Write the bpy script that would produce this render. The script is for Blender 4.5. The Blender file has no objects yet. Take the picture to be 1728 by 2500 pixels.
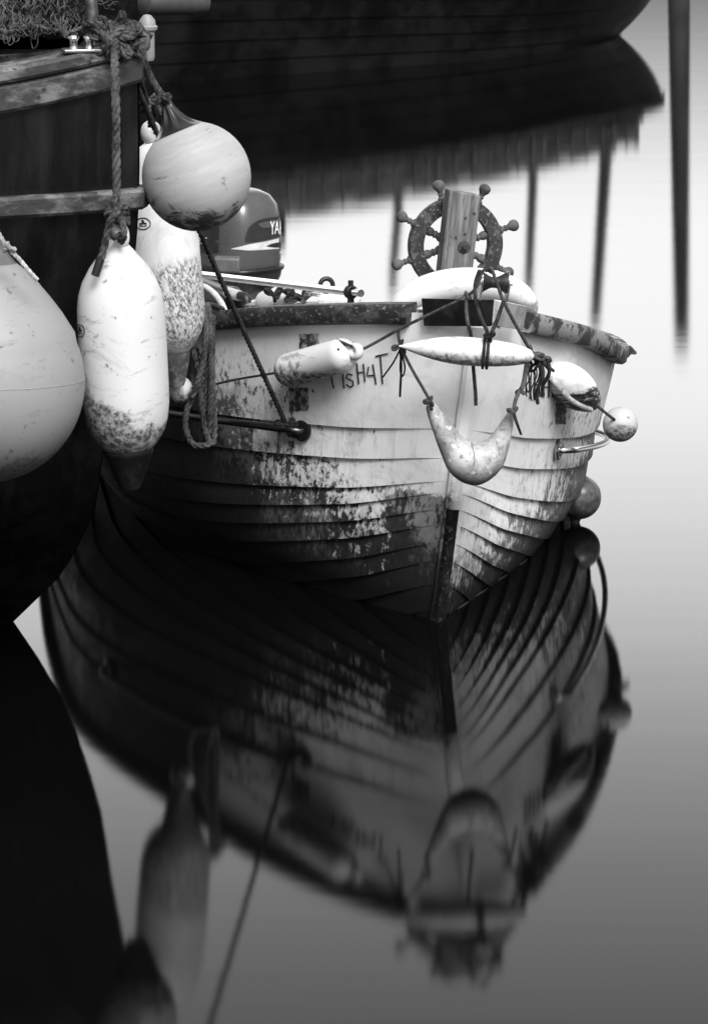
import bpy, math, random
from mathutils import Vector, Matrix
from mathutils.bvhtree import BVHTree
from mathutils import noise as mnoise
R = math.radians
random.seed(7)
C = bpy.context.scene.collection
sc = bpy.context.scene

# ------------------------------------------------------------------ camera
F, TH, H = 8000.0, R(13.0), 2.8          # focal length in photo pixels, pitch, eye height over the water
cam_d = bpy.data.cameras.new('camera'); cam = bpy.data.objects.new('camera', cam_d); C.objects.link(cam)
cam_d.sensor_fit = 'VERTICAL'; cam_d.sensor_height = 36.0; cam_d.lens = F/2500*36
cam.location = (0, 0, H); cam.rotation_euler = (math.pi/2-TH, 0, 0)
cam_d.clip_start = .1; cam_d.clip_end = 3000
cam_d.dof.use_dof = True; cam_d.dof.focus_distance = 10.9; cam_d.dof.aperture_fstop = 9
sc.camera = cam

# ------------------------------------------------------------------ sky, sun, exposure
SUN_EL, SUN_AZ = R(46), R(160)             # azimuth from +Y towards +X
w = bpy.data.worlds.new('World'); sc.world = w; w.use_nodes = True
nt = w.node_tree; nt.nodes.clear()
o = nt.nodes.new('ShaderNodeOutputWorld'); bg = nt.nodes.new('ShaderNodeBackground')
sky = nt.nodes.new('ShaderNodeTexSky'); sky.sky_type = 'NISHITA'; sky.sun_disc = False
sky.sun_elevation = SUN_EL; sky.sun_rotation = SUN_AZ; sky.air_density = 1.6; sky.dust_density = 4.0; sky.ozone_density = 1.0
bw = nt.nodes.new('ShaderNodeRGBToBW'); nt.links.new(sky.outputs[0], bw.inputs[0])
tc = nt.nodes.new('ShaderNodeTexCoord'); sx = nt.nodes.new('ShaderNodeSeparateXYZ'); nt.links.new(tc.outputs['Generated'], sx.inputs[0])
BANK = 3.9
def ramp(stops):                            # cloud layers: brightness by the sine of the elevation
    n = nt.nodes.new('ShaderNodeValToRGB'); nt.links.new(sx.outputs['Z'], n.inputs[0]); cr = n.color_ramp
    cr.elements[0].position, cr.elements[1].position = stops[0][0], stops[-1][0]
    cr.elements[0].color = (stops[0][1],)*3+(1,); cr.elements[1].color = (stops[-1][1],)*3+(1,)
    for p, v in stops[1:-1]:
        e = cr.elements.new(p); e.color = (v, v, v, 1)
    return n.outputs[0]
def wm(op, a, b=0., c=None):
    n = nt.nodes.new('ShaderNodeMath'); n.operation = op
    for k, v in enumerate((a, b) if c is None else (a, b, c)):
        if isinstance(v, bpy.types.NodeSocket): nt.links.new(v, n.inputs[k])
        else: n.inputs[k].default_value = v
    return n.outputs[0]
cover = ramp([(0, .18), (.15, .34), (.35, .40), (.6, .60), (1, .85)])
bank = ramp([(0, .0), (.072, .03), (.102, .175), (.133, .36), (.164, .45), (.194, .54), (.225, .55), (.255, .52), (.285, .41), (.315, .33), (.344, .265), (.375, .20), (.50, .03), (.60, 0)])   # bright break in the cloud over the harbour mouth
azn = wm('DIVIDE', sx.outputs['Y'], wm('SQRT', wm('MAXIMUM', wm('SUBTRACT', 1.0, wm('POWER', sx.outputs['Z'], 2.0)), .001)))
azf = nt.nodes.new('ShaderNodeMapRange'); azf.interpolation_type = 'SMOOTHSTEP'; nt.links.new(azn, azf.inputs[0]); azf.inputs[1].default_value = .35; azf.inputs[2].default_value = .97
rp_o = wm('ADD', cover, wm('MULTIPLY', wm('MULTIPLY', bank, azf.outputs[0]), BANK))
mu = nt.nodes.new('ShaderNodeMath'); mu.operation = 'MULTIPLY'; nt.links.new(bw.outputs[0], mu.inputs[0]); nt.links.new(rp_o, mu.inputs[1])
nt.links.new(mu.outputs[0], bg.inputs['Color']); bg.inputs['Strength'].default_value = .15
nt.links.new(bg.outputs[0], o.inputs[0])
sl = bpy.data.lights.new('sun', 'SUN'); sl.energy = 1.3; sl.angle = R(25); sl.color = (1, 1, 1)
so = bpy.data.objects.new('sun', sl); C.objects.link(so)
sd = Vector((math.sin(SUN_AZ)*math.cos(SUN_EL), math.cos(SUN_AZ)*math.cos(SUN_EL), math.sin(SUN_EL)))
so.rotation_euler = sd.to_track_quat('Z', 'Y').to_euler(); so.location = sd*60
sc.view_settings.view_transform = 'Standard'; sc.view_settings.look = 'None'
sc.view_settings.exposure = 1.25; sc.view_settings.gamma = 1
sc.render.engine = 'CYCLES'; sc.cycles.use_denoising = True; sc.cycles.max_bounces = 8
sc.cycles.caustics_reflective = False; sc.cycles.caustics_refractive = False

# ------------------------------------------------------------------ coordinates
cT, sT = math.cos(TH), math.sin(TH)
CAM = Vector((0, 0, H))
def ray(px, py):
    x, y = (px-864)/F, -(py-1250)/F
    return Vector((x, cT+y*sT, -sT+y*cT))
def P(px, py, d):                          # the point seen at (px,py) that stands d metres out
    r = ray(px, py); return CAM+r*(d/r.y)
def PX(n, d, h=1.0):                       # n photo pixels in metres at distance d
    return n*(d*cT+(H-h)*sT)/F
YAW, HEEL = R(12.6), R(6.0)
FOOT = Vector((.274, 10.55, 0))
A_ = Vector((-math.sin(YAW), math.cos(YAW), 0)); B0 = Vector((math.cos(YAW), math.sin(YAW), 0)); Z0 = Vector((0, 0, 1))
B_ = B0*math.cos(HEEL)-Z0*math.sin(HEEL); Z_ = Z0*math.cos(HEEL)+B0*math.sin(HEEL)
def L(s, t, z):                            # the near boat: s aft of the stem, t to its port side, z up
    return FOOT+A_*s+B_*t+Z_*z
def toL(p):
    q = p-FOOT; return q.dot(A_), q.dot(B_), q.dot(Z_)
BOATM = Matrix(((A_.x, -B_.x, Z_.x, FOOT.x), (A_.y, -B_.y, Z_.y, FOOT.y), (A_.z, -B_.z, Z_.z, FOOT.z), (0, 0, 0, 1)))

def lerp(a, b, t): return a+(b-a)*t
def clamp(x, a=0., b=1.): return max(a, min(b, x))
def interp(x, tab):
    if x <= tab[0][0]: return tab[0][1]
    for i in range(len(tab)-1):
        x0, y0 = tab[i]; x1, y1 = tab[i+1]
        if x <= x1:
            ym = tab[i-1] if i else (2*x0-x1, 2*y0-y1); yp = tab[i+2] if i+2 < len(tab) else (2*x1-x0, 2*y1-y0)
            m0 = (y1-ym[1])/(x1-ym[0])*(x1-x0); m1 = (yp[1]-y0)/(yp[0]-x0)*(x1-x0)
            t = (x-x0)/(x1-x0)
            return (2*t**3-3*t*t+1)*y0+(t**3-2*t*t+t)*m0+(-2*t**3+3*t*t)*y1+(t**3-t*t)*m1
    return tab[-1][1]
def spline(pts, n=8):
    pts = [Vector(p) for p in pts]
    if len(pts) < 3: return [pts[0].lerp(pts[-1], i/n) for i in range(n+1)]
    out = []
    for i in range(len(pts)-1):
        p0 = pts[i-1] if i else pts[0]*2-pts[1]; p1, p2 = pts[i], pts[i+1]; p3 = pts[i+2] if i+2 < len(pts) else pts[-1]*2-pts[-2]
        for k in range(n):
            t = k/n
            out.append(.5*((2*p1)+(p2-p0)*t+(2*p0-5*p1+4*p2-p3)*t*t+(3*p1-p0-3*p2+p3)*t**3))
    out.append(pts[-1]); return out

# ------------------------------------------------------------------ mesh kit
class G:
    def __init__(s): s.v, s.f = [], []
    def add(s, v, f):
        n = len(s.v); s.v += [Vector(p) for p in v]; s.f += [tuple(i+n for i in q) for q in f]; return s
    def grid(s, rows, closeu=False, closev=False):
        n, m = len(rows), len(rows[0]); f = []
        for i in range(n if closeu else n-1):
            for j in range(m if closev else m-1):
                a, b = (i+1) % n, (j+1) % m
                f.append((i*m+j, a*m+j, a*m+b, i*m+b))
        return s.add([p for r in rows for p in r], f)
    def frames(s, pts):
        fr = []; up = None
        for i, p in enumerate(pts):
            t = (pts[min(i+1, len(pts)-1)]-pts[max(i-1, 0)])
            t = t.normalized() if t.length > 1e-9 else Vector((0, 0, 1))
            if up is None:
                up = Vector((0, 0, 1)) if abs(t.z) < .8 else Vector((1, 0, 0))
            u = up-t*up.dot(t); u = u.normalized() if u.length > 1e-6 else t.orthogonal().normalized()
            up = u; fr.append((t, u, t.cross(u)))
        return fr
    def tube(s, pts, r, k=8, cap=True):
        pts = [Vector(p) for p in pts]; fr = s.frames(pts); n0 = len(s.v); n = len(pts)
        rr = r if callable(r) else (lambda u: r)
        rows = []
        for i, p in enumerate(pts):
            _, u, v = fr[i]; q = rr(i/max(1, n-1))
            rows.append([p+u*(q*math.cos(2*math.pi*j/k))+v*(q*math.sin(2*math.pi*j/k)) for j in range(k)])
        s.grid(rows, closev=True)
        if cap:
            s.f.append(tuple(n0+j for j in range(k))[::-1]); s.f.append(tuple(n0+(n-1)*k+j for j in range(k)))
        return s
    def rope(s, pts, r, pitch=None, n=None, strands=3, k=6):     # laid rope: strands wound round each other
        pts = [Vector(p) for p in pts]
        ln = [0]
        for a, b in zip(pts, pts[1:]): ln.append(ln[-1]+(b-a).length)
        pitch = pitch or r*7; step = pitch/9
        m = max(4, int(ln[-1]/step)); q = []; j = 0
        for i in range(m+1):
            d = ln[-1]*i/m
            while j < len(ln)-2 and ln[j+1] < d: j += 1
            q.append(pts[j].lerp(pts[j+1], clamp((d-ln[j])/max(1e-9, ln[j+1]-ln[j]))))
        fr = s.frames(q)
        for c in range(strands):
            path = []
            for i, p in enumerate(q):
                a = 2*math.pi*(c/strands+ln[-1]*i/m/pitch); _, u, v = fr[i]
                path.append(p+u*(math.cos(a)*r*.52)+v*(math.sin(a)*r*.52))
            s.tube(path, r*.56, k)
        return s
    def lathe(s, prof, a, b, k=40, xs=1.0, side=None):            # prof: (distance from a towards b, radius)
        a, b = Vector(a), Vector(b); t = (b-a).normalized()
        u = side or (Vector((0, 1, 0)) if abs(t.y) < .8 else Vector((1, 0, 0)))
        u = (u-t*u.dot(t)).normalized(); v = t.cross(u)
        n0 = len(s.v)
        rows = [[a+t*d+u*(r*xs*math.cos(2*math.pi*j/k))+v*(r*math.sin(2*math.pi*j/k)) for j in range(k)] for d, r in prof]
        s.grid(rows, closev=True)
        s.f.append(tuple(n0+j for j in range(k))[::-1]); n1 = n0+(len(prof)-1)*k; s.f.append(tuple(n1+j for j in range(k)))
        return s
    def box(s, c, ex, ey, ez):                                    # centre and three half-edge vectors
        c = Vector(c); v = [c+ex*i+ey*j+ez*k for k in (-1, 1) for j in (-1, 1) for i in (-1, 1)]
        return s.add(v, [(0, 2, 3, 1), (4, 5, 7, 6), (0, 1, 5, 4), (2, 6, 7, 3), (1, 3, 7, 5), (0, 4, 6, 2)])
    def prism(s, poly, off):                                      # polygon pushed along a vector
        n = len(poly); v = [Vector(p) for p in poly]+[Vector(p)+off for p in poly]
        return s.add(v, [tuple(range(n))[::-1], tuple(range(n, 2*n))]+[(i, (i+1) % n, n+(i+1) % n, n+i) for i in range(n)])
    def torus(s, c, n, R_, r, k=36, m=12, sq=1.0, up=None):
        n = Vector(n).normalized(); u = (up or n.orthogonal()); u = (u-n*u.dot(n)).normalized(); v = n.cross(u)
        rows = []
        for i in range(k):
            a = 2*math.pi*i/k; d = u*math.cos(a)+v*math.sin(a)
            rows.append([Vector(c)+d*(R_+r*math.cos(2*math.pi*j/m))+n*(r*sq*math.sin(2*math.pi*j/m)) for j in range(m)])
        return s.grid(rows, True, True)
    def bvh(s): return BVHTree.FromPolygons([tuple(p) for p in s.v], s.f)

def tag(o, label=None, cat=None, group=None, kind=None):
    for k, v in (('label', label), ('category', cat), ('group', group), ('kind', kind)):
        if v: o[k] = v
    return o
def mk(name, g, mat, parent=None, smooth=40, bevel=0, seg=2, sub=0):
    if parent is None:
        xs = [p.x for p in g.v]; ys = [p.y for p in g.v]; zs = [p.z for p in g.v]
        base = Vector(((min(xs)+max(xs))/2, (min(ys)+max(ys))/2, min(zs))); M = Matrix.Translation(base)
    else:
        M = WM[parent.name]
    Mi = M.inverted()
    me = bpy.data.meshes.new(name); me.from_pydata([tuple(Mi@p) for p in g.v], [], g.f)
    import bmesh
    bm = bmesh.new(); bm.from_mesh(me); bmesh.ops.recalc_face_normals(bm, faces=bm.faces); bm.to_mesh(me); bm.free()
    me.materials.append(mat)
    if smooth:
        me.polygons.foreach_set('use_smooth', [True]*len(me.polygons))
        try: me.set_sharp_from_angle(angle=R(smooth))
        except Exception: pass
    me.update()
    ob = bpy.data.objects.new(name, me); C.objects.link(ob)
    if parent: ob.parent = parent
    else: ob.matrix_world = M
    WM[ob.name] = M
    if bevel:
        b = ob.modifiers.new('bevel', 'BEVEL'); b.width = bevel; b.segments = seg; b.limit_method = 'ANGLE'; b.angle_limit = R(35)
    if sub:
        b = ob.modifiers.new('sub', 'SUBSURF'); b.levels = b.render_levels = sub
    return ob
WM = {}
def empty(name, loc, label, cat, group=None, M=None):
    e = bpy.data.objects.new(name, None); C.objects.link(e); M = M or Matrix.Translation(loc)
    e.matrix_world = M; WM[e.name] = M; e.empty_display_size = .1
    return tag(e, label, cat, group)

# ------------------------------------------------------------------ materials
class NT:
    def __init__(s, name):
        s.m = bpy.data.materials.new(name); s.m.use_nodes = True; s.t = s.m.node_tree; s.t.nodes.clear()
        s.out = s.t.nodes.new('ShaderNodeOutputMaterial'); s.b = s.t.nodes.new('ShaderNodeBsdfPrincipled')
        s.t.links.new(s.b.outputs[0], s.out.inputs[0]); s.tc = s.t.nodes.new('ShaderNodeTexCoord').outputs['Object']
    def set(s, sock, v):
        if isinstance(v, bpy.types.NodeSocket): s.t.links.new(v, sock)
        elif sock.type == 'RGBA' and not hasattr(v, '__len__'): sock.default_value = (v, v, v, 1)
        else: sock.default_value = v
    def math(s, op, a, b=0., c=None):
        n = s.t.nodes.new('ShaderNodeMath'); n.operation = op; s.set(n.inputs[0], a); s.set(n.inputs[1], b)
        if c is not None: s.set(n.inputs[2], c)
        return n.outputs[0]
    def mapping(s, scale=(1, 1, 1), loc=(0, 0, 0), rot=(0, 0, 0)):
        n = s.t.nodes.new('ShaderNodeMapping'); s.t.links.new(s.tc, n.inputs[0]); n.inputs['Scale'].default_value = scale
        n.inputs['Location'].default_value = loc; n.inputs['Rotation'].default_value = rot; return n.outputs[0]
    def tiltmap(s, scale, rot, loc=(0, 0, 0)):               # turn first, then stretch: slanting streaks
        a = s.mapping((1, 1, 1), loc, rot); n = s.t.nodes.new('ShaderNodeMapping'); s.t.links.new(a, n.inputs[0]); n.inputs['Scale'].default_value = scale; return n.outputs[0]
    def noise(s, scale, detail=6, rough=.6, vec=None, dist=0):
        n = s.t.nodes.new('ShaderNodeTexNoise'); s.t.links.new(vec or s.tc, n.inputs['Vector'])
        n.inputs['Scale'].default_value = scale; n.inputs['Detail'].default_value = detail; n.inputs['Roughness'].default_value = rough
        n.inputs['Distortion'].default_value = dist; return n.outputs[0]
    def smooth(s, x, a, b, lo=0., hi=1.):
        n = s.t.nodes.new('ShaderNodeMapRange'); n.interpolation_type = 'SMOOTHSTEP'; s.set(n.inputs['Value'], x)
        for k, v in (('From Min', a), ('From Max', b), ('To Min', lo), ('To Max', hi)): s.set(n.inputs[k], v)
        return n.outputs[0]
    def mix(s, f, a, b):
        n = s.t.nodes.new('ShaderNodeMix'); n.data_type = 'RGBA'; s.set(n.inputs[0], f); s.set(n.inputs[6], a); s.set(n.inputs[7], b); return n.outputs[2]
    def xyz(s):
        n = s.t.nodes.new('ShaderNodeSeparateXYZ'); s.t.links.new(s.tc, n.inputs[0]); return n.outputs
    def bump(s, h, strength=.3, dist=.004):
        n = s.t.nodes.new('ShaderNodeBump'); s.set(n.inputs['Height'], h); n.inputs['Strength'].default_value = strength; n.inputs['Distance'].default_value = dist
        s.t.links.new(n.outputs[0], s.b.inputs['Normal'])
    def fin(s, col, rough=.5, metal=0., spec=.5):
        s.set(s.b.inputs['Base Color'], col); s.set(s.b.inputs['Roughness'], rough); s.set(s.b.inputs['Metallic'], metal)
        s.b.inputs['Specular IOR Level'].default_value = spec; return s.m

def mottled(name, a, b, scale=8, t0=.42, t1=.6, rough=.6, bump=.25, fine=60, metal=0, c=None, spec=.4, stretch=(1, 1, 1)):
    m = NT(name); v = m.mapping(stretch)
    n1 = m.noise(scale, 8, .65, v); n2 = m.noise(fine, 5, .6, v)
    col = m.mix(m.smooth(n1, t0, t1), a, b)
    if c is not None: col = m.mix(m.smooth(n2, .58, .66), col, c)
    else: col = m.mix(m.smooth(n2, .4, .75, 0, .35), col, b)
    m.bump(m.math('ADD', n2, n1), bump)
    return m.fin(col, m.smooth(n1, .3, .7, max(.05, rough-.12), min(1, rough+.12)), metal, spec)

def fender_mat(name, base, stain, amount=.5, lo=None, hi=None, seed=0, rough=.52, tilt=0.):
    """vinyl: fine scuffs everywhere, a grimy patch between two heights of the object's own z"""
    m = NT(name); v = m.mapping((1, 1, 1), (seed, seed*.7, seed*1.3)); vs = m.tiltmap((7, 7, 30), (0, R(10+7*(seed % 5)), 0), (seed, 0, 0))
    x = m.xyz()
    n1 = m.noise(9, 9, .72, v, .6); n2 = m.noise(1, 7, .7, vs); n3 = m.noise(3.0, 4, .5, v)
    scuff = m.smooth(n2, .58, .70, 0, .6)
    col = m.mix(m.smooth(n3, .35, .7, 0, .16), base, base*.55)
    col = m.mix(scuff, col, stain*2.2)
    smear = m.smooth(m.noise(1, 6, .75, m.tiltmap((3, 3, 12), (0, R(-20), 0), (seed+4, 1, 2)), 1.0), .56, .70, 0, .32); col = m.mix(smear, col, stain*3)
    spots = m.smooth(m.noise(26, 5, .6, v), .63, .71, 0, .7); col = m.mix(spots, col, stain)
    if lo is not None:
        band = m.smooth(m.math('MULTIPLY_ADD', x['X'], tilt, x['Z']), lo, hi, 1, 0)
        d = m.math('ADD', n1, m.math('MULTIPLY', band, .40))
        d = m.math('MULTIPLY', m.smooth(d, .66, .80), m.smooth(band, 0, .25))
        patch = m.math('MULTIPLY', d, m.smooth(m.noise(60, 5, .75, v), .34, .6, .25, 1))
        col = m.mix(m.math('MULTIPLY', patch, amount), col, stain)
    m.bump(m.math('ADD', n1, m.noise(120, 3, .5, v)), .08, .003)
    return m.fin(col, m.smooth(n1, .3, .8, rough-.08, rough+.25), 0, .45)

def plain(name, col, rough=.5, metal=0., spec=.5, var=.15):
    m = NT(name); n = m.noise(30, 5, .6)
    c = m.mix(m.smooth(n, .3, .7), col*(1-var), min(1, col*(1+var))); m.bump(n, .06, .002)
    return m.fin(c, rough, metal, spec)

def rope_mat(name, a, b):
    m = NT(name); n = m.noise(90, 5, .7); n2 = m.noise(12, 4, .6)
    m.bump(n, .6, .002); return m.fin(m.mix(m.smooth(m.math('ADD', m.math('MULTIPLY', n, .5), m.math('MULTIPLY', n2, .5)), .38, .62), a, b), .9, 0, .15)

def wood_mat(name, a, b, stretch, scale=1.0, dark=.02):
    m = NT(name); v = m.mapping(stretch)
    n = m.noise(scale, 8, .7, v, .4); n2 = m.noise(scale*4, 4, .6, v); n3 = m.noise(14, 6, .7)
    col = m.mix(m.smooth(n, .36, .64), a, b); col = m.mix(m.smooth(n2, .62, .70, 0, .8), col, dark); col = m.mix(m.smooth(n3, .58, .72, 0, .6), col, dark*2)
    m.bump(n2, .5, .003); return m.fin(col, .75, 0, .3)

M_ = {}
def hull_material():
    m = NT('weathered_white_hull'); x = m.xyz(); s, q, z = x['X'], x['Y'], x['Z']       # aft, to starboard, up
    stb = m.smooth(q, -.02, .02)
    v1 = m.mapping((1, 1, 1.6)); vs = m.mapping((34, 34, 5)); vf = m.mapping((1, 1, 1), (3, 1, 2))
    n1 = m.noise(7, 10, .72, v1, .8); n2 = m.noise(1, 7, .68, vs); n3 = m.noise(1, 6, .72, m.mapping((50, 50, 30), (3, 1, 2))); n4 = m.noise(2.6, 5, .6, vf)
    # growth line, rising aft; the steeper starboard part also paints the work boat's shade
    n5 = m.noise(19, 8, .7, vf, .4)
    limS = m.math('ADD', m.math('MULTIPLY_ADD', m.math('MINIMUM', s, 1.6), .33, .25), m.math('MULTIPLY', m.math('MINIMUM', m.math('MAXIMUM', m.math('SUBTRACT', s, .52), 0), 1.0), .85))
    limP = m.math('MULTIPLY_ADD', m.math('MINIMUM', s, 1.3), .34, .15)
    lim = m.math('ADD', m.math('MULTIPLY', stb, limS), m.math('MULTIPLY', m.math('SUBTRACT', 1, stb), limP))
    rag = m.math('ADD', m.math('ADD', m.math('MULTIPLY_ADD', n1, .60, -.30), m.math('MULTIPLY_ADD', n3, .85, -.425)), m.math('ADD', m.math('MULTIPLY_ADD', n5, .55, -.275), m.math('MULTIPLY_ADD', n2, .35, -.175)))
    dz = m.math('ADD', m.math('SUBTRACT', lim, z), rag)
    at = m.t.nodes.new('ShaderNodeAttribute'); at.attribute_name = 'strake_u'; su = at.outputs['Fac']
    under = m.math('MULTIPLY', m.smooth(su, .55, .0), m.smooth(z, .66, .55))
    dz = m.math('ADD', dz, m.math('MULTIPLY_ADD', under, .12, -.04))
    grow_shade = m.smooth(dz, -.02, .06)
    film = m.smooth(dz, -.22, .25, 0, .85)
    # growth spilling round the stem foot
    stem = m.math('MULTIPLY', m.smooth(s, .24, .02), m.smooth(z, .54, .30)); stem = m.smooth(m.math('ADD', stem, m.math('ADD', m.math('MULTIPLY_ADD', n1, 1.0, -.5), m.math('MULTIPLY_ADD', n3, .6, -.3))), .40, .52)
    grow_shade = m.math('MAXIMUM', grow_shade, m.math('MULTIPLY', stem, m.math('MULTIPLY_ADD', stb, .75, .25)))
    # vertical scrapes and streaks aft on both bows
    n8 = m.noise(1, 7, .75, m.mapping((60, 60, 22), (7, 2, 5)))
    scr = m.math('MULTIPLY', m.smooth(m.math('ADD', m.math('MULTIPLY', n2, .45), m.math('MULTIPLY', n8, .55)), .50, .57), m.math('MULTIPLY', m.smooth(s, .28, .75), m.smooth(z, .62, .42)))
    # flaked specks
    flake = m.math('MULTIPLY', m.smooth(n3, .54, .60), m.math('MULTIPLY', m.smooth(n4, .42, .54), m.math('MULTIPLY', m.smooth(z, .84, .60), m.smooth(s, .12, .50))))
    speck = m.smooth(m.noise(30, 3, .5, vf), .735, .76)
    white = m.mix(m.smooth(n4, .3, .7, 0, .25), .84, .52); white = m.mix(m.smooth(n1, .48, .70, 0, .35), white, .40)
    white = m.mix(m.math('MULTIPLY', m.smooth(n2, .52, .66, 0, .35), m.smooth(z, .95, .5)), white, .38)
    col = m.mix(m.math('MULTIPLY', film, m.smooth(n1, .3, .6, .35, 1)), white, .20)
    col = m.mix(m.math('MULTIPLY', scr, .8), col, .09)
    col = m.mix(flake, col, .05); col = m.mix(speck, col, .03)
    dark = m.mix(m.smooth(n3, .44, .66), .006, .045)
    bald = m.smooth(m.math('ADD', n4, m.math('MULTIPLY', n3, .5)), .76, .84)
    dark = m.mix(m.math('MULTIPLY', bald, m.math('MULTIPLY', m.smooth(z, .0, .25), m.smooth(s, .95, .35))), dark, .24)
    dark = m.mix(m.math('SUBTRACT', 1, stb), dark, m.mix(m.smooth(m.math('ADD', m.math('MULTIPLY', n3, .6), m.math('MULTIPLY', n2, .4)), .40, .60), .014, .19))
    col = m.mix(m.math('MULTIPLY', grow_shade, .96), col, dark)
    weed = m.smooth(m.math('SUBTRACT', m.math('ADD', m.math('MULTIPLY', n5, .20), z), m.math('MULTIPLY', stb, m.math('MULTIPLY_ADD', m.math('MINIMUM', s, 1.0), .16, .06))), .40, .20); col = m.mix(m.math('MULTIPLY', weed, m.smooth(m.math('ADD', m.math('MULTIPLY', n3, .5), m.math('MULTIPLY', n8, .5)), .36, .58, .30, .97)), col, .016); wet = m.smooth(z, .16, .05); col = m.mix(m.math('MULTIPLY', wet, .9), col, .010)
    m.bump(m.math('ADD', n3, m.math('MULTIPLY', n1, .6)), .25, .004)
    r_ = m.fin(col, m.smooth(n1, .3, .7, .35, .65), 0, .35)
    m.set(m.b.inputs['Specular IOR Level'], m.math('MULTIPLY_ADD', m.math('MAXIMUM', grow_shade, weed), -.30, .35)); return r_

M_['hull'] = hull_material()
M_['rail_dark'] = mottled('worn_dark_rail', .016, .075, 14, .46, .66, .6, .35, 70, c=.16, stretch=(1, 1, 1.5))
M_['rail_pale'] = mottled('worn_pale_rail', .25, .035, 11, .46, .56, .7, .4, 42, c=.02)
M_['rail_top'] = wood_mat('rail_top_wood', .30, .14, (3, 30, 30))
M_['inner'] = mottled('inner_paint', .42, .16, 6, .45, .62, .6, .2)
M_['black'] = plain('black_rubber', .010, .45)
M_['blackpaint'] = mottled('black_plate_paint', .010, .03, 16, .5, .7, .35, .1)
M_['greyplate'] = mottled('grey_plate_metal', .42, .22, 10, .46, .66, .4, .15)
M_['paleplate'] = mottled('pale_plate_edge', .62, .25, 14, .5, .66, .4, .1)
M_['steel'] = plain('polished_steel', .78, .16, 1.0)
M_['dullsteel'] = mottled('dull_steel', .42, .14, 20, .45, .65, .32, .1, metal=1.0)
M_['post'] = wood_mat('grey_split_timber', .22, .07, (60, 60, 3.0))
M_['wheelwood'] = mottled('old_varnished_rim', .022, .10, 22, .5, .68, .55, .4, 90, c=.18)
M_['handlewood'] = wood_mat('turned_handle_wood', .11, .04, (16, 16, 16))
M_['rust'] = mottled('rusty_iron', .02, .06, 30, .45, .62, .75, .6)
M_['rope_mid'] = rope_mat('weathered_rope', .015, .10)
M_['rope_dark'] = rope_mat('dark_rope', .010, .055)
M_['rope_grey'] = rope_mat('grey_cord', .03, .10)
M_['rope_pale'] = rope_mat('pale_rope', .22, .55)
M_['ink'] = plain('black_ink', .008, .6)
M_['wornink'] = mottled('worn_hand_lettering', .010, .40, 55, .60, .68, .7, .2, 120)
M_['patch'] = mottled('bare_patch', .03, .34, 34, .46, .60, .8, .5, 60, c=.02)
M_['ship'] = mottled('dark_hull_paint', .004, .009, 3.5, .40, .70, .26, .06, 14, stretch=(3, 3, .5))
M_['strake'] = mottled('worn_timber_strake', .035, .17, 9, .46, .66, .7, .5, 40, c=.02, stretch=(1, 1, 2))
M_['canvas'] = mottled('faded_canvas', .05, .09, 4, .4, .6, .9, .3)
M_['farboat'] = mottled('far_dark_hull', .003, .010, 1.6, .42, .62, .5, .12, 9, spec=.12)
M_['net'] = rope_mat('net_twine', .012, .13)
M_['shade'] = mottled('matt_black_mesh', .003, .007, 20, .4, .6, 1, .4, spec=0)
M_['pile'] = mottled('tarred_pile', .018, .05, 3, .45, .6, .8, .4)
M_['water'] = None

# ------------------------------------------------------------------ water
def water_mat():
    m = NT('still_harbour_water'); t = m.t; g = t.nodes.new('ShaderNodeNewGeometry')
    mp = t.nodes.new('ShaderNodeMapping'); t.links.new(g.outputs['Position'], mp.inputs[0]); mp.inputs['Scale'].default_value = (.35, 1.7, 1)
    n = m.noise(1.0, 3, .5, mp.outputs[0]); b = t.nodes.new('ShaderNodeBump'); t.links.new(n, b.inputs['Height']); b.inputs['Strength'].default_value = .03; b.inputs['Distance'].default_value = .02
    fr = t.nodes.new('ShaderNodeFresnel'); fr.inputs['IOR'].default_value = 1.22; t.links.new(b.outputs[0], fr.inputs['Normal'])
    gl = t.nodes.new('ShaderNodeBsdfGlossy'); gl.distribution = 'BECKMANN'; gl.inputs['Roughness'].default_value = .068; gl.inputs['Color'].default_value = (1, 1, 1, 1); t.links.new(b.outputs[0], gl.inputs['Normal'])
    df = t.nodes.new('ShaderNodeBsdfDiffuse'); df.inputs['Color'].default_value = (.002, .002, .002, 1)
    mx = t.nodes.new('ShaderNodeMixShader'); t.links.new(fr.outputs[0], mx.inputs[0]); t.links.new(df.outputs[0], mx.inputs[1]); t.links.new(gl.outputs[0], mx.inputs[2]); t.links.new(mx.outputs[0], m.out.inputs[0])
    return m.m
M_['water'] = water_mat()
g = G(); g.add([(-400, -60, 0), (400, -60, 0), (400, 900, 0), (-400, 900, 0)], [(0, 1, 2, 3)])
tag(mk('water', g, M_['water'], smooth=0), kind='structure')

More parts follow.
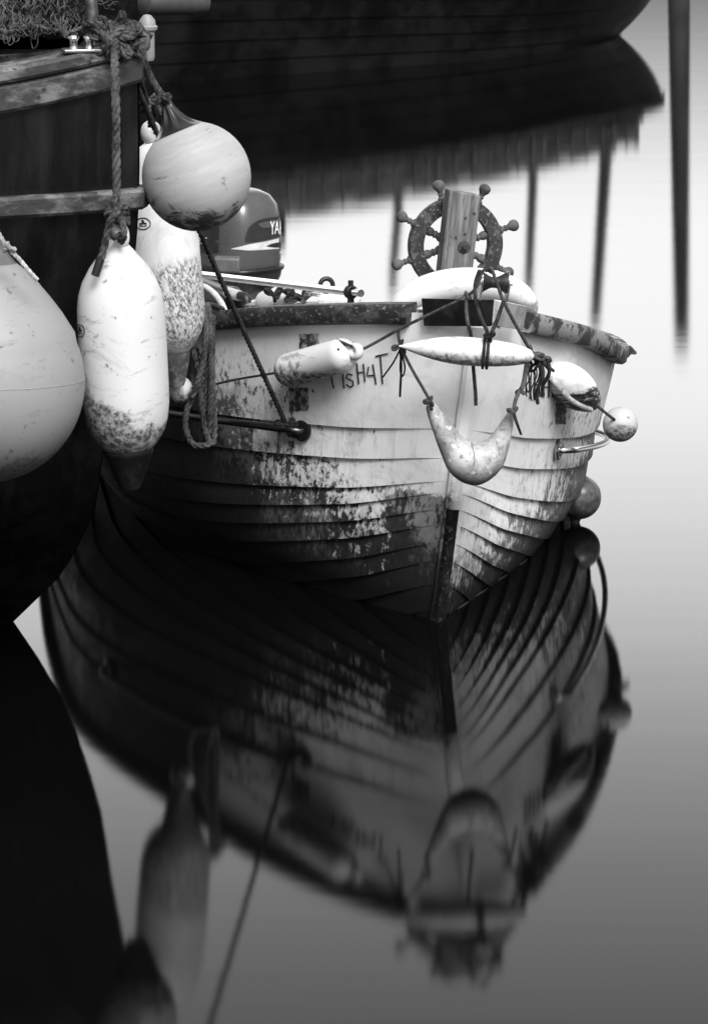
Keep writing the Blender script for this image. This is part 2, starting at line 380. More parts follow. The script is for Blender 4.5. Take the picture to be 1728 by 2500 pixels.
# ------------------------------------------------------------------ near boat: clinker hull
RAILT = [(-.1, 1.085), (0, 1.07), (.45, .955), (1.05, .80), (2.0, .71), (3.0, .58), (4.1, .44)]
def zr(s): return interp(s, RAILT)
LAP0 = [.652, .553, .475, .436, .381, .328, .265, .203, .12, .03]
LAP1 = [.490, .372, .238, .158, .090, .022, -.058, -.128, -.20, -.28]
GT = [(0, 0), (.3, .44), (.95, 1.0), (2.0, 1.40), (3.0, 1.55), (4.1, 1.5)]
def lap(k, s): return LAP0[k]-(LAP0[k]-LAP1[k])*interp(s, GT)
def bb(s, z):
    q = clamp((z-.05)/.95); Bm = interp(z, [(.03, .83), (.12, .905), (.22, .965), (.45, .99), (.75, 1.03), (1.1, 1.03)]); e = .95-.20*q
    if z < .05:
        k = clamp((z+.5)/.55); Bm *= .25+.75*k**.7; e += (1-k)*.35
    v = Bm*math.sin(math.pi/2*clamp(max(0, s)/2.0)**e)
    if s > 2: v *= 1-.20*((s-2)/2.1)**2
    return .018+v
def sstem(z): return interp(z, [(-.5, .22), (-.2, .06), (0, 0), (.5, -.035), (1.1, -.085)])
def hp(s, z, side, off=0.):                # point on the boat's skin, side +1 port, -1 starboard
    e = .01; db = (bb(s+e, z)-bb(max(0, s-e), z))/(e+min(e, s)+1e-9)
    n = Vector((-db, 1)).normalized()
    ss = s+sstem(z)*max(0, 1-s/1.2)
    return L(ss+n.x*off, side*(bb(s, z)+n.y*off), z)
SS = [4.1*(i/70)**1.8 for i in range(71)]
def skin(side):
    g = G(); rows = []
    tops = [lambda s: zr(s)-.03]+[lambda s, k=k: lap(k, s) for k in range(10)]+[lambda s: -.45]
    for k in range(11):
        a, b = tops[k], tops[k+1]; m = 9 if k == 0 else 4
        for j in range(m+1):
            u = j/m
            rows.append([hp(s, lerp(a(s), b(s), u), side, .0145*(u**.8)*clamp(s/.22)) for s in SS])
    g.grid(rows); return g
boat = empty('clinker_boat', FOOT, 'small weathered white clinker boat with a wheel at its bow', 'boat', M=BOATM)
gp, gs = skin(1), skin(-1)
gh = G(); gh.add(gp.v, gp.f); gh.add(gs.v, gs.f)
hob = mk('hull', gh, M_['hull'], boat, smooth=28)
lu = [(j/(9 if k == 0 else 4)) for k in range(11) for j in range((9 if k == 0 else 4)+1) for s in SS]*2
hob.data.attributes.new('strake_u', 'FLOAT', 'POINT').data.foreach_set('value', lu)
HB = gh.bvh()
def hit(px, py, off=0., b=None):           # where the line of sight meets the boat's skin, moved off metres towards the eye
    r = ray(px, py).normalized(); p, n, i, d = (b or HB).ray_cast(CAM, r)
    if p is None: return None
    return p-r*off
def hitn(px, py, off, b=None):
    r = ray(px, py).normalized(); p, n, i, d = (b or HB).ray_cast(CAM, r)
    if p is None: return None
    if n.dot(r) > 0: n = -n
    return p+n*off
# inside lining, sole, decks, transom, thwarts
g = G()
for side in (1, -1):
    g.grid([[hp(s, lerp(zr(s)-.035, .03, j/8), side, -.035) for s in SS[6:]] for j in range(9)])
mk('inner_planking', g, M_['inner'], boat)
g = G(); g.grid([[L(s, lerp(-1, 1, j/8)*max(.01, bb(s, .05)-.03), .05) for j in range(9)] for s in SS[20:]])
mk('floor_boards', g, M_['inner'], boat)
def deck(s0, s1, dz, n=14):
    g = G(); r = []
    for i in range(n+1):
        s = lerp(s0, s1, i/n); z = zr(s)-dz
        r.append([L(s+sstem(z)*max(0, 1-s/1.2), lerp(-1, 1, j/12)*(bb(s, z)-.02), z+.03*(1-(lerp(-1, 1, j/12))**2)) for j in range(13)])
    g.grid(r)
    e = [p-Z_*.03 for p in r[-1]]; g.grid([r[-1], e]); return g
mk('foredeck', deck(.02, .62, .075), M_['inner'], boat)
g = G(); pl = [L(4.1, -bb(4.1, .3), .40), L(4.1, bb(4.1, .3), .40), L(4.1, bb(4.1, 0)*.95, 0), L(4.1, 0, -.3), L(4.1, -bb(4.1, 0)*.95, 0)]
g.prism(pl, A_*.045); mk('transom', g, M_['inner'], boat, bevel=.004)
for s in (1.7, 3.1):
    g = G(); g.box(L(s, 0, .33), A_*.13, B_*(bb(s, .33)-.03), Z_*.014); mk('thwart', g, M_['rail_top'], boat, bevel=.004)
# gunwales
def gunwale(side, s0, s1, n=64):
    g = G(); rows = []
    sec = [(-.035, -.068), (.030, -.068), (.040, -.060), (.044, -.012), (.036, 0), (-.03, .003), (-.035, -.005)]
    for i in range(n+1):
        s = lerp(s0, s1, i/n); z = zr(s)
        wob = .002*mnoise.noise(Vector((s*9, side, 0)))
        rows.append([hp(s, z-.03, side, o+wob)+Z_*(dz+.03) for o, dz in sec])
    g.grid(rows, closev=True)
    m = len(sec); n0 = 0; g.f.append(tuple(range(m))); g.f.append(tuple(n*m+j for j in range(m))[::-1]); return g
gst = gunwale(-1, .10, 4.08); gpt = gunwale(1, .10, 4.08)
tag(mk('gunwale', gst, M_['rail_dark'], boat, smooth=50), 'dark scuffed rubbing rail on the side nearer the fenders')
tag(mk('gunwale', gpt, M_['rail_pale'], boat, smooth=50), 'paler peeling rail on the side away from the fenders')
RB = G(); RB.add(gh.v, gh.f); RB.add(gst.v, gst.f); RB.add(gpt.v, gpt.f); RB = RB.bvh()
# stem bar and its dark shoe
def stembar(z0, z1, w, fwd, back=.03, n=26):
    g = G(); rows = []
    for i in range(n+1):
        z = lerp(z0, z1, i/n); s = sstem(z); ww = w*(1+.12*mnoise.noise(Vector((z*14, w*50, 0))))
        rows.append([L(s+back, -ww, z), L(s-fwd*.7, -ww, z), L(s-fwd, -ww*.55, z), L(s-fwd, ww*.55, z), L(s-fwd*.7, ww, z), L(s+back, ww, z)])
    g.grid(rows, closev=True); g.f.append((0, 1, 2, 3, 4, 5)); g.f.append(tuple(n*6+j for j in range(6))[::-1]); return g
mk('stem', stembar(-.45, 1.0, .026, .030), M_['hull'], boat, smooth=30)
mk('stem_shoe', stembar(-.42, .385, .020, .046), mottled('black_stem_iron', .005, .022, 26, .48, .66, .8, .6, 60, c=.05, spec=.08), boat, smooth=30)
def wl(s, side):
    z = 0.
    for _ in range(12): z = side*bb(s, z)*math.tan(HEEL)
    return z
g = G(); rn_ = random.Random(4)
for a, b in ((.10, .22), (.24, .40), (.42, .62), (.64, .74)):
    g.tube([Vector((q.x, q.y, .0035)) for q in (hp(lerp(a, b, i/10), wl(lerp(a, b, i/10), 1), 1, .012) for i in range(11))], lambda u: .0034*math.sin(math.pi*clamp(u, .04, .96))+.0006, 8)
tag(mk('water_edge', g, plain('wet_edge', .02, .12, 0, .9)), kind='structure')
# torn end of the pale rail
se = max((1.0+.02*i for i in range(30)), key=lambda s_: hp(s_, zr(s_)-.02, 1, .044).x/hp(s_, zr(s_)-.02, 1, .044).y)
te = hp(se, zr(se)-.01, 1, .030); sc_ = PX(1, 11.6, .7)
g = G(); g.prism([te+Vector((x*sc_, 0, -y*sc_)) for x, y in ((0, -4), (14, -1), (29, 15), (22, 19), (14, 17), (6, 26), (0, 30))], Vector((0, .03, 0)))
mk('torn_rail_end', g, M_['rust'], boat, bevel=.003)
# patches, letters
def sheet(x0, y0, x1, y1, n=8, m=10, off=.003, b=None, jag=2.0):
    rows = []
    for j in range(m+1):
        r = []
        for i in range(n+1):
            px, py = lerp(x0, x1, i/n), lerp(y0, y1, j/m)
            if i in (0, n): px += random.uniform(-jag, jag)
            if j in (0, m): py += random.uniform(-jag, jag)
            p = hitn(px, py, off, b)
            if p is None: return None
            r.append(p)
        rows.append(r)
    g = G(); g.grid(rows); return g
for x0, y0, x1, y1 in ((733, 816, 779, 856), (707, 945, 754, 1002), (1355, 986, 1379, 1034)):
    g = sheet(x0, y0, x1, y1)
    if g: mk('bare_patch', g, M_['patch'], boat)
def stroke(g, pts, wpx, off=.0035, b=None, n=6):
    pts = [Vector((x, y, 0)) for x, y in pts]; q = []
    for a, c in zip(pts, pts[1:]):
        k = max(2, int((c-a).length/5)); q += [a.lerp(c, i/k) for i in range(k)]
    q.append(pts[-1]); rows = []
    for i, p in enumerate(q):
        t = (q[min(i+1, len(q)-1)]-q[max(0, i-1)]).normalized(); nn = Vector((-t.y, t.x, 0))*wpx/2
        a, c = hitn(p.x+nn.x, p.y+nn.y, off, b), hitn(p.x-nn.x, p.y-nn.y, off, b)
        if a is None or c is None: continue
        rows.append([a, c])
    if len(rows) > 1: g.grid(rows)
g = G()
for pts in ([(812, 930), (816, 948)], [(810, 916), (812, 930)], [(838, 912), (841, 948)],
            [(862, 916), (850, 912), (846, 922), (862, 930), (864, 940), (856, 945), (846, 938)],
            [(872, 886), (877, 937)], [(888, 888), (892, 932)], [(875, 910), (890, 908)],
            [(901, 895), (897, 917), (916, 916)], [(911, 889), (919, 938)],
            [(917, 870), (948, 863)], [(929, 867), (935, 937)]):
    stroke(g, pts, 4.2)
mk('painted_lettering', g, M_['wornink'], boat, smooth=0)
g = G()
for x in (1293, 1303, 1314, 1325, 1338, 1347):
    stroke(g, [(x, 915+random.uniform(-4, 8)), (x-1, 968+random.uniform(0, 14))], 4)
stroke(g, [(1303, 940), (1314, 938)], 4); stroke(g, [(1325, 945), (1338, 944)], 4)
mk('painted_lettering', g, M_['wornink'], boat, smooth=0)
# grab rails with flanges
def grab(side, s0, s1, z0, flpx, name_mat, r=.0125):
    zs = lambda s: z0-.13*(s-s0)
    pts = [hp(s0-.03, z0, side, .0), hp(s0-.03, z0, side, .03), hp(s0-.005, z0, side, .052), hp(s0+.05, zs(s0+.05), side, .058)]
    for i in range(1, 9):
        s = lerp(s0+.05, s1-.05, i/8); pts.append(hp(s, zs(s), side, .058))
    pts += [hp(s1-.005, zs(s1), side, .052), hp(s1+.02, zs(s1), side, .03), hp(s1+.02, zs(s1), side, 0)]
    g = G(); g.tube(spline(pts, 5), r, 12); gr = mk('grab_rail', g, name_mat, boat)
    for s, z in ((s0-.03, z0), (s1+.02, zs(s1))):
        a, c = hp(s, z, side, .012), hp(s, z, side, .022)
        f = G(); f.lathe([(0, .037), (.007, .037), (.009, .034), (.0095, .014)], a, a+(c-a).normalized()*.01, 28)
        for k in range(4):
            t = (c-a).normalized(); u = t.orthogonal().normalized(); v = t.cross(u); an = math.pi/4+k*math.pi/2
            q = a+u*(.027*math.cos(an))+v*(.027*math.sin(an)); f.lathe([(.008, .005), (.012, .004)], q, q+t, 8)
        fl = mk('flange', f, M_['dullsteel'] if side > 0 else M_['blackpaint'], gr)
    return pts
hs = toL(hit(742, 1050)); hq = toL(hit(1358, 1096))
def s_of(p): return p[0]-sstem(p[2])*max(0, 1-p[0]/1.2)
barS = grab(-1, s_of(hs)+.03, s_of(hs)+1.0, hs[2], None, plain('tarnished_steel', .10, .3, 1.0), .013)
barP = grab(1, s_of(hq)+.03, s_of(hq)+1.7, hq[2], None, M_['steel'], .0115)
# stem-head fitting: black side plate, pale nose, grey side plate
DH = 10.40
a0, a1, a2, a3 = P(1028, 729, DH+.10), P(1203, 732, DH-.035), P(1197, 797, DH-.02), P(1034, 796, DH+.11)
g = G(); g.prism([a0, a1, a2, a3], Vector((.004, .012, 0))); ph = mk('stem_head_plate', g, M_['blackpaint'], boat, bevel=.002)
b0, b1, b2, b3 = a1+Vector((.003, 0, 0)), P(1232, 737, DH-.03), P(1211, 797, DH-.02), a2+Vector((.003, 0, 0))
g = G(); g.prism([b0, b1, b2, b3], Vector((0, .012, 0))); mk('nose_plate', g, M_['paleplate'], ph, bevel=.002)
c0, c1, c2, c3 = b1+Vector((.003, 0, 0)), P(1287, 748, DH+.12), P(1276, 806, DH+.13), b2+Vector((.003, 0, 0))
g = G(); g.prism([c0, c1, c2, c3], Vector((-.004, .012, 0))); mk('cheek_plate', g, M_['greyplate'], ph, bevel=.002)
# bow roller
ax0, ax1 = P(1172, 688, DH), P(1238, 691, DH+.015)
axd = (ax1-ax0).normalized(); LR = (ax1-ax0).length
g = G(); g.lathe([(0, .034), (.006, .034), (LR*.3, .022), (LR*.42, .018), (LR*.58, .018), (LR*.7, .022), (LR-.006, .034), (LR, .034)], ax0, ax1, 28)
rol = mk('bow_roller', g, M_['black'], boat)
for c in (ax0, ax1):
    up = (Z_-axd*Z_.dot(axd)).normalized(); fw = axd.cross(up)
    poly = [c+up*(.040*math.cos(t))+fw*(.036*math.sin(t)) for t in [R(x) for x in range(-110, 111, 20)]]
    poly += [c-up*.062+fw*.012, c-up*.062-fw*.012]
    g = G(); g.prism([p-axd*.003 for p in poly], axd*.006); mk('cheek', g, M_['dullsteel'], rol, bevel=.001)
    g = G(); n_ = -axd if c is ax0 else axd
    g.lathe([(0, .009), (.012, .009), (.013, .007)], c+n_*.004, c+n_*.02, 6); mk('bolt', g, M_['steel'], rol, smooth=0)
# wheel and its timber post
WD = 10.96
wc = P(1111, 598, WD); wr = PX(118, WD, 1.2)
wn = -A_
def wp(r, a, o=0.): return wc+B_*(r*math.cos(a))+Z_*(r*math.sin(a))+wn*o
wheel = empty('steering_wheel', wc, None, None)
del WM[wheel.name]; wheel.parent = boat; wheel.matrix_parent_inverse = Matrix(); wheel.matrix_basis = Matrix.Identity(4); WM[wheel.name] = BOATM
ri = PX(81, WD, 1.2); g = G(); rows = []
for i in range(96):
    a = 2*math.pi*i/96
    rows.append([wp(wr-.003, a, .016), wp(wr, a, .012), wp(wr, a, -.012), wp(wr-.003, a, -.016), wp(ri+.003, a, -.016), wp(ri, a, -.012), wp(ri, a, .012), wp(ri+.003, a, .016)])
g.grid(rows, True, True)
mk('rim', g, M_['wheelwood'], wheel)
for i in range(16):
    a = 2*math.pi*(i+.5)/16
    for r in (wr*.90, wr*.76):
        g = G(); g.lathe([(0, .0035), (.003, .003), (.004, .001)], wp(r, a, .0155), wp(r, a, .03), 8); mk('pin', g, M_['rust'], wheel)
for i in range(8):
    a = R(22.5+45*i); g = G()
    pr = [(.000, .006), (.004, .014), (.010, .015), (.014, .010), (.020, .0085), (.024, .012), (.028, .0085), (.036, .011), (.046, .0185), (.056, .0205), (.064, .018), (.070, .011), (.072, .004)]
    g.lathe(pr, wp(wr-.006, a), wp(wr+.1, a), 18)
    mk('handle', g, M_['handlewood'], wheel)
    g = G(); L0 = ri-.026
    g.lathe([(0, .012), (.012, .016), (.034, .017), (.048, .010), (.054, .014), (.06, .010), (.068, .014), (.076, .016), (L0+.006, .012)], wp(.026, a), wp(wr, a), 16)
    mk('spoke', g, M_['handlewood'], wheel)
g = G(); g.lathe([(0, .02), (.005, .036), (.03, .038), (.055, .036), (.06, .02)], wc-wn*.03, wc+wn*.03, 28); mk('hub', g, M_['wheelwood'], wheel)
pt = P(1133, 470, WD-.10); ps = toL(pt); pz1 = ps[2]; pw = PX(80, WD-.1, 1.2)/2
g = G(); pzc = (pz1+.80)/2; cb = L(ps[0]+.02, ps[1], pzc)
lean = Vector((.0, .0, 0))
g.box(cb, A_*.035, B_*pw, Z_*((pz1-.80)/2))
for v in g.v:                                # a slightly bellied, split top
    q = toL(v)
    if q[2] > 1.0: v += Z_*(.006*(1 if q[1] < ps[1] else -1))
post = mk('wheel_post', g, M_['post'], boat, bevel=.004)
bp = hitn(1132, 603, 0, g.bvh())
g = G(); g.lathe([(0, .0205), (.004, .021), (.007, .017), (.0075, .009), (.013, .009), (.014, .006), (.018, .006)], bp, bp+wn, 20); mk('pivot_bolt', g, M_['rust'], post)
pbx = G().box(cb, A_*.035, B_*pw, Z_*((pz1-.80)/2)).bvh()
for px, py in ((1136, 532), (1134, 571), (1157, 521), (1113, 580)):
    q = hitn(px, py, -.002, pbx)
    if q: g = G(); g.lathe([(0, .005), (.005, .0045), (.006, .002)], q, q+wn, 10); mk('nail', g, M_['rust'], post)

# ------------------------------------------------------------------ outboard motor on the transom
MD = 14.35
mo = P(556, 640, MD)
ma = Vector((-.66, .75, 0)).normalized(); mb = Vector((-.75, -.66, 0)).normalized(); mz = Vector((.04, -.05, 1)).normalized()
motor = empty('outboard_motor', mo, 'grey outboard motor with striped cowling on the stern of the white boat', 'motor')
def sup(a, n): c, s_ = math.cos(a), math.sin(a); return math.copysign(abs(c)**(2/n), c), math.copysign(abs(s_)**(2/n), s_)
def ring(l, w_, z, n=3.4, k=48, sh=0.):
    return [mo+ma*(l*sup(2*math.pi*j/k, n)[0]+sh)+mb*(w_*sup(2*math.pi*j/k, n)[1])+mz*z for j in range(k)]
cz = [(0, .245, .160, 0), (.03, .25, .164, 0), (.12, .25, .164, 0), (.20, .245, .160, .004), (.27, .232, .150, .010), (.31, .205, .128, .02), (.328, .165, .10, .03), (.336, .10, .06, .03), (.338, .02, .015, .03)]
g = G(); rows = [ring(l, w_, z, 3.4, 48, sh) for z, l, w_, sh in cz]; g.grid(rows, closev=True); CB = g.bvh()
cow = mk('cowling', g, mottled('grey_cowling', .055, .075, 2, .4, .6, .22, .02, 8, spec=.6), motor, smooth=50)
g = G(); g.grid([ring(.235, .15, -.018), ring(.262, .175, -.016), ring(.265, .178, -.006), ring(.262, .176, 0), ring(.24, .155, .003)], closev=True)
mk('cowling_seal', g, M_['black'], motor)
g = G(); g.grid([ring(.255, .170, -.017), ring(.25, .165, -.05), ring(.225, .145, -.10), ring(.19, .12, -.13), ring(.13, .10, -.16), ring(.02, .02, -.162)], closev=True)
mk('lower_pan', g, mottled('dark_pan', .018, .03, 4, .4, .6, .3, .05), motor, smooth=50)
g = G(); g.box(mo+mz*-.22+ma*.02, ma*.07, mb*.08, mz*.10); g.box(mo+mz*-.36+ma*.05, ma*.10, mb*.045, mz*.30); mk('mounting_bracket', g, M_['blackpaint'], motor, bevel=.008)
def dec(name, polys, mat, b=CB, off=.0018, par=cow):
    g = G()
    for poly in polys:
        xs = [p[0] for p in poly]; n = len(poly); pts = [hitn(x, y, off, b) for x, y in poly]
        if None in pts: continue
        g.add(pts, [tuple(range(n))])
    if g.v: return mk(name, g, mat, par, smooth=0)
def strip(top, bot, n=16):                   # quads between two pixel polylines
    def at(pl, u):
        x = lerp(pl[0][0], pl[-1][0], u); return (x, interp(x, pl) if pl[0][0] < pl[-1][0] else pl[0][1])
    return [[at(top, i/n), at(top, (i+1)/n), at(bot, (i+1)/n), at(bot, i/n)] for i in range(n)]
q_ = lambda x, y: (400+x*.376, 420+y*.376)
M_['decal_dark'] = plain('dark_decal', .025, .3); M_['decal_pale'] = plain('pale_decal', .62, .3); M_['decal_white'] = plain('white_decal', .85, .4)
dec('decal', strip([q_(528, 420), q_(545, 370), q_(580, 335), q_(640, 305), q_(765, 285)], [q_(528, 460), q_(600, 452), q_(680, 435), q_(765, 412)]), M_['decal_dark'])
dec('decal', strip([q_(440, 497), q_(560, 468), q_(680, 446), q_(765, 424)], [q_(440, 500), q_(560, 508), q_(680, 502), q_(765, 496)]), M_['decal_pale'], off=.0026)
dec('decal', strip([q_(662, 480), q_(700, 464), q_(765, 452)], [q_(662, 482), q_(700, 488), q_(765, 490)]), M_['decal_dark'], off=.0034)
dec('decal', strip([q_(160, 330), q_(362, 330)], [q_(160, 520), q_(358, 524)]), M_['decal_dark'])
def text_on(txt, p0, hpx, wscale, slope, b, mat, name, par, off=.0042, shear=0., extr=0):
    cu = bpy.data.curves.new('t', 'FONT'); cu.body = txt; cu.size = 1; cu.resolution_u = 3; cu.shear = shear
    ob = bpy.data.objects.new('t', cu); C.objects.link(ob); dg = bpy.context.evaluated_depsgraph_get(); dg.update()
    me = ob.evaluated_get(dg).to_mesh(); vs = [v.co.copy() for v in me.vertices]; fs = [tuple(p.vertices) for p in me.polygons]
    ob.evaluated_get(dg).to_mesh_clear(); bpy.data.objects.remove(ob); bpy.data.curves.remove(cu)
    h_ = hpx/.70; g = G(); pts = []; ok = []
    for v in vs:
        p = hitn(p0[0]+v.x*h_*wscale, p0[1]-v.y*h_+slope*v.x*h_*wscale, off, b); ok.append(p is not None); pts.append(p or Vector())
    fs = [f for f in fs if all(ok[i] for i in f)]
    g.add(pts, fs); return mk(name, g, mat, par, smooth=0) if fs else None
text_on('YAMAHA', q_(688, 404), 32, .37, -.04, CB, M_['decal_white'], 'lettering', cow)
text_on('25', (479, 595), 16, 1.2, .02, CB, M_['decal_white'], 'lettering', cow, shear=.2)
text_on('FOUR STROKE', q_(745, 531), 7.5, .8, -.02, CB, M_['decal_white'], 'lettering', cow, shear=.2)
# tiller arm and fittings of the motor
g = G(); g.box(P(555, 645, 13.9), Vector((.055, -.01, 0)), Vector((0, .04, 0)), Vector((0, 0, .032))); mk('carrying_grip', g, plain('grey_plastic', .10, .45), motor, bevel=.01, seg=3)
g = G(); g.tube(spline([P(500, 690, 13.8), P(545, 708, 13.3), P(575, 712, 13.1)], 6), .022, 14); mk('tiller_arm', g, plain('tiller_grey', .07, .4), motor)
g = G(); g.lathe([(0, .017), (.004, .021), (.012, .021), (.10, .021), (.106, .018)], P(553, 713, 12.95), P(592, 724, 12.85), 20); tl = mk('tiller_grip', g, plain('tiller_pale', .42, .4), motor)
g = G(); g.tube(spline([P(586, 722, 12.86), P(600, 727, 12.83), P(603, 745, 12.82)], 6), .019, 14); mk('grip_elbow', g, M_['black'], motor)

# ------------------------------------------------------------------ gear along the near rail
t0, t1 = P(470, 668, 12.6), P(881, 716, 11.35)
st = empty('steel_pole', t1, 'shiny steel tube lying along the rail with a clamp near its end', 'pole')
g = G(); g.tube([t0.lerp(t1, i/10) for i in range(11)], .0135, 18); mk('tube', g, M_['steel'], st)
cp = t0.lerp(t1, .945); cd = (t1-t0).normalized(); g = G(); g.torus(cp, cd, .019, .007, 24, 10, 2.2); g.box(cp+Vector((0, 0, .030)), cd*.010, cd.cross(Z0)*.006, Z0*.012); g.box(cp-Vector((0, 0, .030)), cd*.012, cd.cross(Z0)*.008, Z0*.014)
cl = mk('clamp', g, M_['black'], st, bevel=.001)
g = G(); g.box(cp-Vector((0, 0, .07)), cd*.012, cd.cross(Z0)*.005, Z0*.035); mk('bracket', g, M_['dullsteel'], st)
def hoop(g, pts, r): g.tube(spline(pts, 10), r, 10)
g = G(); c = P(797, 696, 12.1); g.torus(c, Vector((.25, -1, .1)), .024, .009, 30, 10)
tag(mk('rubber_ring', g, M_['black']), 'small black rubber ring standing up behind the steel tube', 'ring')
# ribbed pale hose
g = G(); hpth = spline([P(470, 690, 11.6), P(505, 703, 11.5), P(530, 725, 11.4), P(548, 756, 11.3), P(552, 790, 11.35)], 30)
for i, p in enumerate(hpth): pass
g.tube(hpth, lambda u: .0105*(1+.10*math.sin(u*240)), 12)
tag(mk('ribbed_hose', g, plain('pale_hose', .5, .5)), 'pale ribbed hose curving over the rail beside the rope coil', 'hose')
# pale float with dark knotted rope, by the stern
g = G(); g.lathe([(0, .02), (.01, .045), (.04, .055), (.16, .055), (.19, .045), (.2, .02)], P(640, 740, 12.3), P(760, 742, 12.1), 24)
tag(mk('pale_float', g, fender_mat('gear_float', .6, .1, .6, -.1, .2, 3)), 'pale old float under dark knotted rope inside the boat', 'float')
def knot(g, c, size, r, seed=0, turns=2, k=6, rope=True):
    rnd = random.Random(seed); a = [rnd.uniform(0, 6) for _ in range(3)]; pts = []
    for i in range(int(turns*20)+1):
        t = 2*math.pi*i/20
        pts.append(Vector(c)+Vector(((math.sin(t+a[0])+.6*math.sin(2*t+a[1]))*size*.45, math.cos(3*t/2+a[2])*size*.35, (math.cos(t+a[0])*.55-.7*math.cos(2*t+a[1]))*size*.5)))
    if rope: g.rope(pts, r)
    else: g.tube(pts, r, k)
g = G()
for i, (x, y) in enumerate(((668, 716), (690, 712), (716, 722), (733, 728))): knot(g, P(x, y, 12.1), .05, .006, i+3, 2, rope=False)
tag(mk('knotted_rope', g, M_['rope_dark']), 'dark tangled rope heaped on the pale float behind the rail', 'rope')
g = G()
for i in range(26):
    a = P(738+random.uniform(-4, 4), 738, 11.95); b_ = P(755+random.uniform(-6, 30), 708+random.uniform(-4, 16), 11.9)
    g.tube(spline([a, a.lerp(b_, .5)+Vector((random.uniform(-.01, .01), 0, .012)), b_], 5), .0016, 5)
tag(mk('frayed_rope_end', g, M_['rope_pale']), 'pale frayed tuft of rope beside the dark tangled rope', 'rope')
g = G(); wb = [P(600, 748, 12.4), P(905, 752, 11.6)]
g.box((P(610, 748, 12.5)+P(880, 752, 11.7))*.5, (P(880, 752, 11.7)-P(610, 748, 12.5))*.5, Vector((.02, .05, 0)), Vector((0, 0, .014)))
tag(mk('loose_board', g, M_['rail_top'], bevel=.003), 'weathered board lying lengthwise just inside the dark rail', 'board')
g = G(); g.box(P(830, 739, 11.8), Vector((.07, -.02, 0)), Vector((.01, .05, 0)), Vector((0, 0, .02))); tag(mk('white_box', g, plain('box_white', .7, .5), bevel=.005), 'low white box with a small dark mark beside the tube clamp', 'box')

# ------------------------------------------------------------------ fenders on the near boat
VIN = lambda n, **k: fender_mat(n, .66, .05, **k)
# bow-shaped white fender on the foredeck
g = G(); arc = []
cu0 = P(1131, 778, 10.75); ex = PX(172, 10.75, 1.0)
for i in range(41):
    a = R(lerp(182, -2, i/40)); arc.append(cu0+B0*(ex*math.cos(a))+Vector((0, -.02, 1)).normalized()*(PX(88, 10.75, 1.0)*math.sin(a)**.9 if math.sin(a) > 0 else PX(88, 10.75)*math.sin(a)))
g.tube(arc, lambda u: .052*(max(.02, math.sin(math.pi*clamp(u, .003, .997)))**.42), 24)
tag(mk('arched_fender', g, VIN('arched_vinyl', amount=.7, lo=.02, hi=.10, seed=2)), 'arched white fender lying on the foredeck in front of the wheel post', 'fender')
# spindle fender slung across the bow
sa, sb = P(974, 845, 10.30), P(1304, 870, 10.28); sl_ = (sb-sa).length
pr = [(sl_*u, PX(35, 10.3)*max(.06, (math.sin(math.pi*u) if u < .5 else math.sin(math.pi*u)**.42)**.86)) for u in [i/40 for i in range(41)]]
g = G(); g.lathe(pr, sa, sb, 32)
tag(mk('spindle_fender', g, VIN('spindle_vinyl', amount=.9, lo=.0, hi=.085, seed=4)), 'long white spindle-shaped fender slung across the bow', 'fender')
# forked bow fender
def fork():
    g = G(); pts = [(1052, 992, 13), (1064, 1018, 17), (1079, 1046, 22), (1106, 1092, 32), (1130, 1120, 44), (1159, 1131, 51), (1192, 1114, 41), (1214, 1087, 27), (1230, 1053, 18), (1241, 1026, 12), (1249, 1010, 9)]
    d0 = 10.30; q = [P(x, y, d0) for x, y, r in pts]; n = 7; sp = spline(q, n)
    rr = []
    for i in range(len(pts)-1):
        for k in range(n): rr.append(lerp(pts[i][2], pts[i+1][2], k/n))
    rr.append(pts[-1][2]); m = len(sp)
    k2 = 24; rows = []
    fr = g.frames(sp)
    fy = Vector((0, 1, 0))
    for i, p in enumerate(sp):
        t = fr[i][0]; u = (fy-t*fy.dot(t)).normalized(); v = t.cross(u); r = PX(rr[i]*1.10, d0, .6)
        rows.append([p+u*(r*.95*math.cos(2*math.pi*j/k2))+v*(r*math.sin(2*math.pi*j/k2)) for j in range(k2)])
    t0 = fr[0][0]; r0 = PX(14, d0, .6)
    rows.insert(0, [rows[0][j].lerp(sp[0], .5)-t0*r0*.8 for j in range(k2)]); rows.append([rows[-1][j].lerp(sp[-1], .5)+fr[-1][0]*r0*.8 for j in range(k2)])
    g.grid(rows, closev=True); g.f.append(tuple(range(k2))); g.f.append(tuple((len(rows)-1)*k2+j for j in range(k2))[::-1]); return g
gf = fork()
def fork_mat():
    m = NT('mottled_old_vinyl'); n1 = m.noise(11, 9, .7, None, .5); n2 = m.noise(70, 5, .7); n3 = m.noise(28, 4, .6); x = m.xyz()
    col = m.mix(m.smooth(n1, .36, .62), .48, .22); col = m.mix(m.smooth(n3, .60, .68), col, .68); col = m.mix(m.smooth(n2, .56, .66, 0, .8), col, .07)
    col = m.mix(m.math('MULTIPLY', m.smooth(m.math('MULTIPLY_ADD', n1, .08, x['Z']), .13, .03), .75), col, .06)
    m.bump(n2, .25, .003); return m.fin(col, .5, 0, .4)
tag(mk('forked_fender', gf, fork_mat(), smooth=60, sub=1), 'mottled grey V-shaped bow fender hanging on the stem', 'fender')
